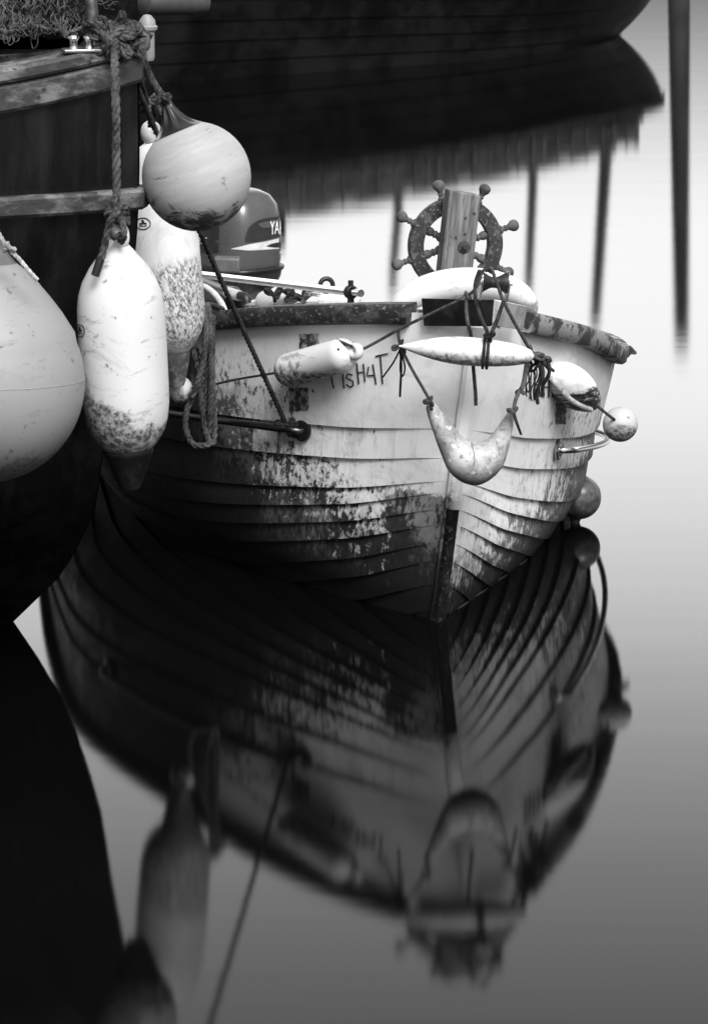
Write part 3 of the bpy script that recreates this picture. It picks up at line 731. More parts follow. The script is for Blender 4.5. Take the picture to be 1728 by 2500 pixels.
# capsule float on the line, left
def capsule(a, b, r, bulge=1.0):
    ln = (b-a).length; pr = []
    for i in range(41):
        u = i/40; d = u*ln
        if d < r: q = math.sqrt(max(0, 1-(1-d/r)**2))
        elif d > ln-r: q = math.sqrt(max(0, 1-(1-(ln-d)/r)**2))
        else: q = 1
        pr.append((d, r*max(.04, q)*(1+.04*(bulge-1)*math.sin(math.pi*u))))
    g = G(); g.lathe(pr, a, b, 36); return g
f1a, f1b = hit(681, 911, .10), hit(862, 860, .11)
fl = empty('capsule_float', f1a, 'white sausage-shaped float with a black dot on the left bow', 'float')
gcf = capsule(f1a, f1b, PX(42, 10.75, .8)); mk('body', gcf, VIN('capsule_vinyl', amount=1.0, lo=-.03, hi=.10, seed=6), fl)
g = G(); fd = (f1b-f1a).normalized(); nn = fd.cross(Vector((0, 1, .2))).normalized(); g.torus(f1b+fd*.012, fd.cross(Vector((0, .3, 1))), .0165, .0125, 26, 12, 1.3); mk('eye', g, VIN('eye_vinyl', amount=0., seed=1), fl)
g = G(); pd = hitn(826, 853, 0, gcf.bvh()); pn = (CAM-pd).normalized(); g.lathe([(-.004, .0045), (.0015, .0045), (.002, .003)], pd, pd+pn, 14); mk('black_plug', g, M_['black'], fl)
# small ball of the same line, behind the coil
bc = P(437, 952, 11.0); r_ = PX(35, 11.0)
def ball(c, r, ax=Vector((0, 0, 1)), k=36):
    g = G(); g.lathe([(r-r*math.cos(math.pi*i/24), max(r*.01, r*math.sin(math.pi*i/24))) for i in range(25)], c-ax*r, c+ax*r, k); return g
g = ball(bc, r_); tag(mk('ball_float', g, fender_mat('cracked_ball', .62, .03, 1.0, -.02, .10, 9)), 'small stained ball float half hidden behind the hanging rope coil', 'float')
# right-hand float and ball
ra, rb_ = P(1340, 900, 10.88), P(1455, 990, 11.12)
rl = empty('stained_float', ra, 'stained oval float with a black scorched end on the right bow', 'float')
ln = (rb_-ra).length; rr = PX(50, 10.95, .8)
pr = [(ln*u, rr*max(.05, math.sin(math.pi*u**.92)**.55)) for u in [i/30 for i in range(31)]]
g = G(); g.lathe(pr, ra, rb_, 36); RBV = g.bvh()
def rfm():
    m = NT('scorched_float'); x = m.xyz(); n1 = m.noise(14, 9, .72, m.mapping((1, 1, 1), (5, 2, 0)), .5); n2 = m.noise(1, 6, .7, m.mapping((20, 20, 90), (0, 0, 0), (0, R(40), 0)))
    low = m.smooth(m.math('ADD', x['Z'], m.math('MULTIPLY', n1, .10)), -.06, .02, 1, 0)
    col = m.mix(m.smooth(n1, .5, .7, 0, .5), .74, .3); col = m.mix(m.smooth(m.math('ADD', low, m.math('MULTIPLY', n2, 1.5)), 1.42, 1.75), col, .014)
    m.bump(n1, .15, .003); return m.fin(col, .5, 0, .4)
mk('body', g, rfm(), rl)
g = G(); kp = []
for i in range(15):
    p = hitn(lerp(1343, 1440, i/14), lerp(920, 998, i/14)+14*math.sin(math.pi*i/14), .004, RBV)
    if p: kp.append(p)
if len(kp) > 3: g.tube(kp, .009, 10); mk('moulded_ridge', g, VIN('ridge_vinyl', amount=.6, lo=-.1, hi=.2, seed=8), rl)
rc = P(1513, 1036, 11.22); g = ball(rc, PX(43, 11.22, .5)); tag(mk('ball_float', g, fender_mat('right_ball', .46, .03, 1.0, .0, .10, 12)), 'white ball float with dark scuffs at the end of the right-hand line', 'float')
g = G(); dc = P(1413, 1214, 11.95); dr = PX(54, 11.95, .2); ax = (P(1425, 1140, 11.95)-dc).normalized()
g.lathe([(0, .006), (.02, .015), (.04, .018)]+[(.045+dr-dr*math.cos(math.pi*i/20), max(.02, dr*math.sin(math.pi*i/20))) for i in range(1, 20)]+[(.05+2*dr, .01)], dc-ax*(dr+.045), dc+ax, 36)
tag(mk('dark_buoy', g, mottled('dark_buoy_vinyl', .045, .30, 5, .56, .62, .35, .05, 30)), 'dark round buoy hanging low behind the right side of the white boat', 'buoy')

# ------------------------------------------------------------------ lines on the near boat
def cord(name, pts, r, mat, label, n=8, laid=False, extra=None):
    g = G(); sp = spline(pts, n)
    if laid: g.rope(sp, r)
    else: g.tube(sp, r, 7)
    if extra: extra(g)
    return tag(mk(name, g, mat), label, 'rope')
DL = 10.36
cord('float_line', [P(1205, 668, DL-.02), P(1180, 660, DL-.01), P(1163, 700, DL), P(1137, 724, DL+.02), P(1060, 762, DL+.06), P(980, 801, DL+.12), f1b+Vector((.03, -.01, .012)), f1b+Vector((0, -.012, .02)), f1b-fd*.035+Vector((0, -.028, .040)), f1b-fd*.075+Vector((0, -.012, .058))], .0052, M_['rope_grey'], 'grey cord running from the bow roller down to the capsule float', 10,
     extra=lambda g: knot(g, P(1137, 724, DL), .022, .005, 5, 1.5, rope=False))
cord('float_line', [f1a+fd*.03, hit(640, 916, .05), hit(580, 926, .045), hit(525, 938, .045), P(500, 944, 10.98), P(440, 950, 11.0)], .0042, M_['rope_dark'], 'dark cord between the capsule float and the small stained ball')
def brk(g):
    knot(g, P(1302, 868, 10.42), .05, .0055, 11, 3, rope=False); knot(g, P(1322, 878, 10.46), .04, .005, 12, 2, rope=False)
cord('float_line', [P(1185, 662, DL-.02), P(1198, 655, DL-.03), P(1212, 690, DL-.04), P(1230, 738, DL-.03), P(1262, 800, DL), P(1300, 862, DL+.06), P(1330, 890, 10.56), P(1350, 905, 10.82)], .0058, M_['rope_grey'], 'grey cord from the bow roller to the stained float on the right', 10, extra=brk)
cord('float_line', [rb_-(rb_-ra)*.05, P(1480, 1010, 11.13), P(1503, 1028, 11.18)], .0055, M_['rope_grey'], 'short cord joining the stained float and the end ball')
def wrap(g):
    for dx in (-5, 5):
        c = sa.lerp(sb, .64)+(sb-sa).normalized()*PX(dx, 10.3); r = PX(35.5, 10.3)+.003
        t = (sb-sa).normalized(); u = (Z0-t*Z0.dot(t)).normalized(); v = t.cross(u)
        g.tube([c+u*(r*math.cos(2*math.pi*i/32))+v*(r*math.sin(2*math.pi*i/32)) for i in range(33)], .0052, 7)
    g.tube(spline([P(1229, 733, DL-.05), P(1216, 772, DL-.05), P(1197, 818, 10.27)], 8), .0065, 7)
    knot(g, P(1195, 822, 10.255), .026, .005, 2, 1.5, rope=False)
    for i in range(14):
        a = P(1210+random.uniform(-3, 5), 793+random.uniform(-4, 6), 10.29); g.tube([a, a+Vector((random.uniform(-.014, .014), -.004, random.uniform(-.008, .008)))], .0012, 4)
cord('lashing', [P(1170, 660, DL-.03), P(1160, 690, DL-.02), P(1160, 729, DL-.03), P(1170, 765, DL-.05), P(1192, 818, 10.27)], .0062, M_['rope_dark'], 'dark lashing from the roller knotted twice round the spindle fender', 8, extra=wrap)
cord('hanging_cord', [P(1137, 722, DL), P(1138, 760, DL), P(1142, 790, DL-.01), P(1151, 830, 10.40), P(1155, 900, 10.40), P(1160, 960, 10.40), P(1161, 990, 10.40)], .0062, M_['rope_grey'], 'loose cord hanging straight down behind the spindle fender')
def tl_(g):
    knot(g, P(976, 847, 10.33), .035, .0045, 21, 2, rope=False)
    g.tube(spline([P(977, 850, 10.34), P(979, 900, 10.42), P(976, 968, 10.46)], 8), .0045, 6)
    g.tube(spline([P(977, 852, 10.34), P(960, 885, 10.45), P(935, 920, 10.52)], 8), .003, 6)
    g.tube(spline([P(978, 855, 10.34), P(988, 895, 10.42), P(983, 918, 10.43), P(977, 905, 10.42), P(978, 870, 10.40)], 8), .0032, 6)
    g.tube(spline([P(978, 850, 10.33), P(1010, 910, 10.30), P(1047, 975, 10.28), P(1053, 1000, 10.24)], 8), .0052, 7)
    knot(g, P(1048, 980, 10.255), .026, .0045, 22, 2, rope=False)
cord('sling_cord', [hit(972, 808, .012, RB), P(974, 830, 10.38), P(977, 847, 10.33)], .005, M_['rope_dark'], 'dark tie at the left tip of the spindle fender leading to the forked fender', extra=tl_)
def tr_(g):
    for (x0, x1, y1, r) in ((1300, 1296, 905, .0055), (1292, 1283, 930, .004), (1315, 1312, 985, .0065), (1335, 1325, 965, .0065), (1310, 1304, 975, .0028), (1303, 1297, 978, .0022), (1318, 1320, 970, .0024), (1290, 1285, 968, .0022)):
        a = P(x0, 872, 10.44); e = P(x1, y1, 10.56); g.tube(spline([a, a.lerp(e, .4)+Vector((.012, 0, 0)), a.lerp(e, .75)+Vector((-.004, 0, 0)), e], 8), r, 6)
    g.tube(spline([P(1288, 880, 10.42), P(1282, 920, 10.45), P(1286, 955, 10.48), P(1292, 950, 10.48), P(1290, 920, 10.46), P(1290, 885, 10.44)], 8), .0028, 6)
    g.tube(spline([P(1286, 885, 10.40), P(1276, 940, 10.36), P(1262, 965, 10.32), P(1253, 1000, 10.27), P(1260, 1030, 10.27), P(1271, 1060, 10.36)], 8), lambda u: .009-.005*u, 7)
    knot(g, P(1252, 1004, 10.25), .026, .0042, 23, 2, rope=False); knot(g, P(1270, 955, 10.34), .022, .0045, 24, 2, rope=False)
    knot(g, P(1301, 905, 10.5), .02, .0035, 25, 2, rope=False)
cord('tangled_cords', [P(1296, 862, 10.34), P(1302, 874, 10.40), P(1318, 880, 10.46), P(1338, 900, 10.7)], .006, M_['rope_grey'], 'bunch of loose cord ends tangled at the right tip of the spindle fender', extra=tr_)
# rope coil over the rail
def coil():
    g = G(); r = .0105
    strands = [[(505, 752, 11.02), (512, 760, 10.98), (510, 830, 10.98), (506, 905, 10.98), (503, 980, 10.98), (497, 1040, 10.98), (508, 1075, 10.98), (521, 1080, 10.99), (524, 1040, 11.0), (520, 960, 10.99), (518, 860, 10.99), (520, 770, 10.99)],
               [(500, 748, 11.03), (506, 790, 10.96), (500, 860, 10.96), (486, 930, 10.95), (468, 975, 10.95), (454, 1010, 10.95), (455, 1050, 10.95), (470, 1083, 10.95), (492, 1088, 10.95), (512, 1082, 10.95), (500, 1050, 10.95), (494, 1000, 10.94), (488, 945, 10.94), (484, 920, 10.95)],
               [(525, 748, 11.06), (510, 745, 11.02), (500, 752, 10.96), (503, 800, 10.945), (500, 860, 10.94), (492, 900, 10.94), (478, 945, 10.93), (470, 970, 10.93)],
               [(545, 756, 11.08), (525, 748, 11.03), (508, 750, 10.97), (513, 810, 10.955), (516, 900, 10.955), (513, 1000, 10.96), (509, 1060, 10.96)]]
    for st_ in strands: g.rope(spline([P(*q) for q in st_], 8), r)
    return g
tag(mk('rope_coil', coil(), M_['rope_mid']), 'twisted rope coil draped over the dark rail beside the fenders', 'rope')
cord('hanging_cord', [P(455, 800, 11.15), P(462, 850, 11.1), P(470, 920, 11.05), P(474, 940, 11.03)], .009, M_['rope_dark'], 'thick dark cord hanging behind the rope coil above the small ball')

# ------------------------------------------------------------------ the dark vessel on the left
STEM = [(-.6, -1.75), (-.2, -1.36), (0, -1.13), (.133, -1.015), (.217, -.947), (.389, -.858), (.511, -.81), (.70, -.778), (1.0, -.715), (1.42, -.652), (2.0, -.632)]
STEMD = [(-.6, 10.9), (0, 10.50), (.133, 10.38), (.217, 10.28), (.389, 10.12), (.511, 10.02), (.70, 9.96), (1.0, 9.87), (1.42, 9.79), (2.0, 9.72)]
def stx(h): return interp(h, STEM)
def vp(u, h, side, off=0.):                # u metres aft of its stem, side -1 towards the eye
    w_ = .62*(1-math.exp(-u/.75))+.10*u*math.exp(-u/4)+.0
    w_ = w_ if h > 1.2 else w_*(1-.35*(1.2-h)/1.2)
    e = .01; dw = ((.62*(1-math.exp(-(u+e)/.75))+.10*(u+e))-(.62*(1-math.exp(-u/.75))+.10*u))/e
    n = Vector((1*dw, 1)).normalized()      # forward (to +X) and outwards
    ax_ = Vector((-.985, .17, 0)); sd_ = Vector((-.17, -.985, 0))
    p = Vector((stx(h), interp(h, STEMD), h+.105*clamp((h-1.6)/.15)*max(0, 1-u/.7)**1.7))+ax_*u+sd_*((.012+w_)*(-side))
    return p+(-ax_*n.x+sd_*(n.y*(-side)))*off
ves = empty('work_boat', Vector((stx(0), 10.52, 0)), 'dark hulled work boat with timber rubbing bands at the upper left', 'boat')
US = [6*(i/40)**2.0 for i in range(41)]
g = G(); HS = [-.6, -.3, -.1, 0, .1, .2, .3, .4, .5, .6, .7, .8, .9, 1.0, 1.1, 1.2, 1.3, 1.4, 1.5, 1.6, 1.65, 1.7, 1.75, 1.80, 1.875]
for side in (-1, 1): g.grid([[vp(u, h, side) for u in US] for h in HS])
mk('hull', g, M_['ship'], ves, smooth=60)
g = G(); g.grid([[vp(US[i], 1.62, -1, -.04), vp(US[i], 1.62, 1, -.04)] for i in range(2, 41)]); mk('deck', g, M_['black'], ves)
g = G()
for side in (-1, 1): g.grid([[vp(u, h, side, -.045) for u in US[3:]] for h in (1.63, 1.76, 1.87)])
mk('bulwark_lining', g, M_['black'], ves)
def band(h0, h1, out, inn, u1=6.0):
    g = G(); us = [u for u in US if u <= u1]
    path = [(u, 1) for u in reversed(us)]+[(u, -1) for u in us]
    rows = [[vp(u, h0, s_, inn), vp(u, h0, s_, out-.008), vp(u, h0+.010, s_, out), vp(u, h1-.010, s_, out), vp(u, h1, s_, out-.008), vp(u, h1, s_, inn)] for u, s_ in path]
    g.grid(rows, closev=True); return g
tag(mk('rubbing_strake', band(1.478, 1.542, .040, -.01), M_['strake'], ves, smooth=35), 'lower of the two timber bands')
tag(mk('rubbing_strake', band(1.755, 1.838, .028, -.01), M_['strake'], ves, smooth=35), 'upper and broader timber band')
mk('cap_rail', band(1.843, 1.887, .040, -.10), M_['strake'], ves, smooth=35)
pb = P(232, 112, 9.740); g = G(); g.tube([pb+Vector((0, 0, .0)), pb+Vector((-.035, 0, .5))], .0185, 18); g.lathe([(0, .04), (.008, .04), (.010, .022)], pb-Vector((0, 0, .002)), pb+Z0, 22); mk('rail_stanchion', g, M_['dullsteel'], ves)
cb_ = P(200, 128, 9.620); g = G(); g.box(cb_+Vector((0, 0, .006)), Vector((.055, .015, 0)), Vector((-.008, .03, 0)), Vector((0, 0, .006)))
fa = mk('fairlead', g, M_['dullsteel'], ves, bevel=.004)
g = G()
for dx in (-.022, .022):
    q = cb_+Vector((dx, .3*dx, .012)); g.lathe([(0, .013), (.006, .011), (.022, .012), (.030, .017), (.036, .015), (.038, .006)], q, q+Z0, 20)
mk('horn', g, M_['steel'], fa)
g = G(); g.prism([P(165, 140, 9.700), P(205, 98, 9.720), P(230, 98, 9.740), P(240, 118, 9.740)], Vector((0, .03, 0))); mk('gusset', g, M_['blackpaint'], ves)
g = G(); g.tube([P(318, 62, 9.960), P(364, 97, 9.940)], .019, 14); mk('pipe_end', g, M_['black'], ves); g = G(); g.tube([P(240, 20, 10.220), P(300, 62, 10.120)], .014, 10); mk('davit_arm', g, M_['black'], ves)
g = G(); va = P(361, 148, 10.220); vb = P(360, 46, 10.220); g.lathe([(0, .018), (.01, .022), (.09, .022), (.095, .030), (.105, .032), (.11, .026), (.125, .024), (.14, .012), (.142, .002)], va, vb, 24); mk('deck_lamp', g, plain('lamp_white', .24, .5), ves)
# far grey cylinder at the very top
g = G(); g.lathe([(0, .02), (.02, .06), (.05, .065), (.35, .065), (.38, .06), (.4, .02)], P(345, 6, 16.5), P(412, 6, 16.6), 24)
tag(mk('grey_float', g, plain('grey_float_vinyl', .045, .5)), 'blurred grey cylinder float at the top edge beyond the work boat', 'float')

# net heaped over the bulwark
def net():
    g = G(); rnd = random.Random(3)
    for i in range(105):
        x = rnd.uniform(-25, 215); d = rnd.uniform(9.75, 10.05); y0 = -rnd.uniform(10, 60); y1 = rnd.uniform(50, 86)+(12 if x < 110 else 0)
        pts = []; m = 7
        for k in range(m+1):
            pts.append(P(x+rnd.uniform(-9, 9)+(k/m)*rnd.uniform(-14, 14), lerp(y0, y1, k/m), d+rnd.uniform(-.03, .03)))
        g.tube(spline(pts, 3), rnd.choice((.0013, .0018, .0022)), 5)
    for i in range(44):
        x = rnd.uniform(-10, 200); y = rnd.uniform(45, 88); d = rnd.uniform(9.72, 9.9); w_ = rnd.uniform(6, 18)
        pts = [P(x-w_, y-rnd.uniform(8, 20), d), P(x-w_*.6, y+rnd.uniform(0, 12), d), P(x+w_*.2, y+rnd.uniform(6, 16), d-.01), P(x+w_, y-rnd.uniform(0, 15), d)]
        g.tube(spline(pts, 5), rnd.choice((.0016, .0022)), 5)
    for x, ln_ in ((80, 38), (12, 26), (22, 30), (35, 22)):
        g.tube(spline([P(x-5, 80, 9.750), P(x-3, 80+ln_*.6, 9.740), P(x+2, 80+ln_, 9.740), P(x+12, 80+ln_*.75, 9.740), P(x+14, 80, 9.750)], 6), .0018, 5)
    for i in range(60):
        x0, y0 = rnd.uniform(-20, 320), rnd.uniform(-30, 70)
        if x0 > 215: y0 = rnd.uniform(-30, 30)
        x1, y1 = x0+rnd.uniform(-40, 40), y0+rnd.uniform(-14, 14); d = rnd.uniform(9.8, 10.1)
        g.tube(spline([P(x0, y0, d), P((x0+x1)/2, (y0+y1)/2+rnd.uniform(-6, 10), d), P(x1, y1, d)], 4), .0015, 4)
    p = [P(x, 72+6*math.sin(x*.05)+rnd.uniform(-3, 3), 9.740) for x in range(-30, 216, 12)]; g.rope(spline(p, 3), .006)
    return g
tag(mk('fishing_net', net(), M_['net'], smooth=60), 'pale fishing net heaped over the work boat bulwark', 'net')
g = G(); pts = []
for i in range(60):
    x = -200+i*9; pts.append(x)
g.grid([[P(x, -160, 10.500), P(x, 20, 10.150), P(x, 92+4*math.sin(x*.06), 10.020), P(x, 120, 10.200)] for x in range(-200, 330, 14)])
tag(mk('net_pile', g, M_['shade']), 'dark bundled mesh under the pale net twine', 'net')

# ropes at the work boat's stem head
def knots(g):
    for i, (x, y, sz) in enumerate(((268, 92, .075), (280, 112, .075), (290, 84, .06), (305, 62, .065), (288, 136, .045), (272, 66, .06))): knot(g, P(x, y, 9.630+.01*i), sz, .0125, 40+i, 1.6)
    g.rope(spline([P(205, 62, 9.630), P(225, 56, 9.600), P(248, 64, 9.600), P(254, 78, 9.630), P(235, 92, 9.610), P(212, 88, 9.630)], 6), .011); g.rope(spline([P(205, 74, 9.650), P(235, 66, 9.600), P(252, 74, 9.620), P(268, 92, 9.630)], 6), .011)
    for i, (x, y) in enumerate(((312, 112), (322, 124))): knot(g, P(x, y, 9.670), .05, .010, 60+i, 1.5)
cord('fender_rope', [P(283, 100, 9.630), P(281, 160, 9.510), P(283, 240, 9.450), P(284, 340, 9.430), P(285, 440, 9.420), P(286, 500, 9.410)], .0128, M_['rope_mid'], 'thick twisted rope with big knots holding the tall white fender', 8, True, knots)
def tie(g):
    for i in range(3): knot(g, P(284+3*i, 510+8*i, 9.380), .045, .0115, 70+i, 1.5)
    g.rope(spline([P(286, 520, 9.370), P(300, 545, 9.350), P(303, 575, 9.330), P(296, 590, 9.370)], 6), .0105)
    g.rope(spline([P(282, 522, 9.350), P(268, 545, 9.320), P(262, 575, 9.310), P(252, 615, 9.300), P(244, 640, 9.300)], 6), .0115)
    g.rope(spline([P(270, 548, 9.320), P(266, 570, 9.320), P(280, 580, 9.350), P(296, 572, 9.370)], 6), .0095)
cord('fender_tie', [P(283, 505, 9.390), P(288, 515, 9.360), P(280, 530, 9.350)], .0115, M_['rope_mid'], 'knotted rope end tied through the eye of the tall white fender', 8, True, tie)
g = G(); g.tube([P(246, 632, 9.298), P(240, 652, 9.295), P(233, 673, 9.295)], .0125, 10)
tag(mk('taped_rope_end', g, M_['black']), 'black taped rope tip on the shoulder of the tall white fender', 'rope')
cord('fender_rope', [P(322, 100, 9.80), P(330, 160, 10.0), P(343, 200, 10.25), P(353, 232, 10.45), P(362, 270, 10.68), P(368, 300, 10.74)], .0105, M_['rope_mid'], 'knotted rope leading to the ring of the stained fender behind the ball', 8, True,
     lambda g: [knot(g, P(362, 248, 10.60), .055, .0105, 80, 2), knot(g, P(372, 262, 10.64), .045, .0105, 81, 1.5), g.rope(spline([P(376, 250, 10.66), P(382, 270, 10.70), P(375, 292, 10.74), P(366, 310, 10.75)], 6), .0095)])
BD = 9.80
cord('fender_rope', [P(318, 82, 9.70), P(335, 120, 9.71), P(360, 180, 9.74), P(385, 225, 9.78), P(405, 252, BD+.01)], .0082, M_['rope_mid'], 'doubled rope slanting down to the neck of the grey ball buoy', 8, True,
     lambda g: [g.rope(spline([P(324, 84, 9.72), P(345, 125, 9.73), P(372, 190, 9.77), P(398, 232, 9.80), P(410, 254, BD+.01)], 8), .0072), knot(g, P(396, 236, 9.795), .035, .007, 90, 2)])
mb_ = barS[3].lerp(barS[4], .3)
knp = P(700, 1040, mb_.y-.035)
cord('mooring_line', [(P(298, 126, 9.76)).lerp(knp, q/8)-Vector((0, 0, .012*math.sin(math.pi*q/8))) for q in range(9)], .0088, M_['rope_dark'], 'taut dark mooring line running from the work boat to the bow grab rail', 10, True,
     lambda g: [knot(g, knp+Vector((0, 0, 0)), .052, .0088, 100, 2.5), knot(g, knp+Vector((.02, -.005, -.005)), .045, .008, 101, 2), g.rope(spline([knp+Vector((-.025, -.01, -.01)), knp+Vector((-.027, -.012, -.06)), knp+Vector((-.029, -.01, -.095))], 6), .006)])

# ------------------------------------------------------------------ big fenders hung from the work boat
# grey ball buoy
bc = P(480, 431, BD); br = PX(133, BD, 1.5); nt_ = P(406, 252, BD+.02); nd = (nt_-bc).normalized()
bu = empty('ball_buoy', bc-Vector((0, 0, br)), 'scuffed pale grey ball buoy with a black neck', 'buoy')
def buoy_mat():
    m = NT('grey_ball_vinyl'); v = m.tiltmap((3, 3, 22), (0, R(20), 0), (1, 0, 0)); n = m.noise(1, 7, .72, v); v7 = m.tiltmap((5, 5, 42), (0, R(23), 0), (2, 1, 0)); n7 = m.noise(1, 8, .75, v7); n2 = m.noise(9, 7, .7, None, .6); x = m.xyz(); n4 = m.noise(2.5, 3, .5)
    col = m.mix(m.smooth(n4, .3, .7), .29, .38); col = m.mix(m.smooth(n, .40, .64, 0, .35), col, .52); col = m.mix(m.smooth(n, .60, .70, 0, .55), col, .14); col = m.mix(m.smooth(n7, .60, .68, 0, .8), col, .07)
    low = m.smooth(x['Z'], .14, .02); n6 = m.noise(16, 8, .7, m.mapping((1, 1, 1.6), (3, 0, 1)), .5); col = m.mix(m.smooth(m.math('MULTIPLY_ADD', low, .26, n6), .62, .74), col, .05)
    m.bump(n2, .08, .003); return m.fin(col, m.smooth(n2, .3, .7, .50, .72), 0, .35)
g = ball(bc, br, nd, 56); gb = g
mk('body', g, buoy_mat(), bu)
k_ = br/133.
g = G(); k2 = 40; u = nd.orthogonal().normalized(); v = nd.cross(u); rows = []
for d, r, rib in ((118, 64, 0), (124, 52, .04), (133, 40, .1), (145, 29, .16), (160, 21, .18), (178, 15, .15), (192, 13, .05), (198, 10, 0)):
    rows.append([bc+nd*(d*k_)+(u*math.cos(2*math.pi*j/k2)+v*math.sin(2*math.pi*j/k2))*(r*k_*(1+rib*math.cos(8*2*math.pi*j/k2))) for j in range(k2)])
g.grid(rows, closev=True); g.f.append(tuple((len(rows)-1)*k2+j for j in range(k2))); mk('neck', g, plain('black_neck', .02, .3), bu)
# huge teardrop buoy
bc = P(-40, 932, 9.20); s_ = PX(1, 9.20, .95); ax = Vector((.0, .06, 1)).normalized()
bg_ = empty('teardrop_buoy', bc-Vector((0, 0, 247*s_)), 'huge pale teardrop buoy cut off by the left edge', 'buoy')
pr = [(247-247*math.cos(math.pi*i/40), max(2, 247*math.sin(math.pi*i/40))) for i in range(0, 26)]
pr = [(d, r) for d, r in pr if d < 345]+[(366, 224), (415, 194), (450, 168), (487, 138), (520, 104), (536, 85)]
g = G(); g.lathe([(d*s_, r*s_) for d, r in pr], bc-ax*247*s_, bc, 64); TB = g.bvh()
mk('body', g, fender_mat('teardrop_vinyl', .27, .05, .75, .02, .22, 15, .58), bg_, smooth=60)
g = G(); g.torus(bc+ax*(12*s_), ax+Vector((.02, 0, 0)), 246.8*s_, 1.0*s_, 96, 8); mk('mould_seam', g, plain('seam_vinyl', .28, .6), bg_)
g = G(); g.lathe([(d*s_, r*s_) for d, r in ((530, 90), (560, 66), (600, 44), (650, 32), (690, 28), (700, 10))], bc-ax*247*s_, bc, 40); mk('neck', g, plain('grey_neck', .12, .4), bg_)
cord('fender_rope', [P(-40, 500, 9.140), P(-8, 560, 9.060), P(20, 605, 9.020), P(45, 630, 9.010), P(70, 660, 9.010), P(92, 684, 9.020)], .0065, M_['rope_pale'], 'pale rope end lying on the shoulder of the huge teardrop buoy', 8, True, lambda g: knot(g, P(22, 606, 9.010), .025, .0055, 110, 1.5))
# tall white fender
FD = 9.42; s_ = PX(1, FD, .9); a, b = P(285, 548, FD), P(318, 1196, FD-.02); t = (b-a).normalized()
fw_ = empty('tall_fender', b, 'tall clean white cylinder fender with a scraped grey bottom and black tail', 'fender')
pr = [(38, 17), (48, 25), (60, 36), (80, 53), (103, 71), (136, 90), (168, 101), (200, 105.5), (260, 107.5), (400, 107), (440, 106), (475, 101), (505, 92), (528, 78), (545, 64), (552, 58)]
g = G(); g.lathe([(d*s_, r*s_) for d, r in pr], a, b, 64); FWB = g.bvh()
mk('body', g, fender_mat('tall_vinyl', .58, .05, 1.0, .10, .40, 21, tilt=.5), fw_, smooth=60)
g = G(); g.torus(a+t*30*s_, Vector((-.8, -.55, .1)), 24*s_, 13*s_, 32, 14, 1.5); mk('eye', g, VIN('tall_eye', amount=0, seed=3), fw_)
g = G(); g.lathe([(d*s_, r*s_) for d, r in ((550, 60), (556, 62), (562, 60), (572, 54), (600, 44), (630, 32), (648, 24), (652, 8))], a, b, 40); mk('tail', g, mottled('black_tail', .006, .02, 30, .5, .7, .6, .3, 60, c=.008, spec=.12), fw_)
# stained fender behind
FD = 10.92; s_ = PX(1, FD, 1.2); a, b = P(367, 300, FD), P(430, 945, FD); t = (b-a).normalized()
fb_ = empty('stained_fender', b, 'stained white cylinder fender hanging behind the grey ball buoy', 'fender')
pr = [(46, 16), (58, 34), (76, 52), (102, 68), (140, 80), (190, 87), (240, 90), (300, 91), (450, 90), (490, 86), (520, 76), (545, 60), (560, 46), (566, 40)]
g = G(); g.lathe([(d*s_, r*s_) for d, r in pr], a, b, 64); FBB = g.bvh()
def stained():
    m = NT('stained_vinyl'); x = m.xyz(); v = m.mapping((1, 1, .8), (2, 4, 1)); n1 = m.noise(8, 10, .74, v, .8); n2 = m.noise(50, 6, .75, v); n3 = m.noise(3.4, 3, .5, v)
    col = m.mix(m.smooth(n1, .42, .66, 0, .5), .70, .40)
    band = m.math('MULTIPLY', m.smooth(x['Z'], .08, .22), m.smooth(x['Z'], .52, .34))
    d = m.smooth(m.math('ADD', m.math('MULTIPLY', n3, 1.0), m.math('MULTIPLY', band, .24)), .60, .76)
    col = m.mix(m.math('MULTIPLY', d, m.smooth(m.noise(1, 7, .75, m.tiltmap((110, 110, 46), (0, R(25), 0), (1, 2, 3))), .40, .62)), col, .045); col = m.mix(m.smooth(n2, .64, .70, 0, .8), col, .08)
    m.bump(n2, .15, .003); return m.fin(col, .5, 0, .4)
mk('body', g, stained(), fb_, smooth=60)
g = G(); g.torus(a+t*24*s_, Vector((.86, -.5, .1)), 18*s_, 12*s_, 32, 14, 1.4); mk('eye', g, plain('eye_pale', .42, .5), fb_)
g = G(); g.lathe([(d*s_, r*s_) for d, r in ((564, 44), (575, 42), (600, 36), (640, 25), (650, 20), (652, 6))], a, b, 32); mk('tail', g, mottled('grey_tail', .05, .25, 14, .45, .65, .6, .3), fb_)
def logo(cx, cy, rx, ry, bv, par):
    g = G(); stroke(g, [(cx+rx*math.cos(R(i*12)), cy+ry*math.sin(R(i*12))) for i in range(31)], 2.4, .002, bv)
    for k, (x0, y0, x1, y1, w_) in enumerate(((-.1, -.65, .1, -.1, 5), (.1, -.1, .5, .05, 4), (.05, -.1, -.45, .1, 4), (-.5, .42, -.3, .36, 3), (-.22, .44, 0, .38, 3), (.08, .44, .28, .38, 3), (.34, .42, .5, .36, 3))):
        stroke(g, [(cx+rx*x0, cy+ry*y0), (cx+rx*x1, cy+ry*y1)], w_, .002, bv)
    if g.v: mk('printed_emblem', g, M_['ink'], par, smooth=0)
logo(350, 546, 18, 14, FBB, fb_); logo(197, 808, 11, 15, FWB, fw_)

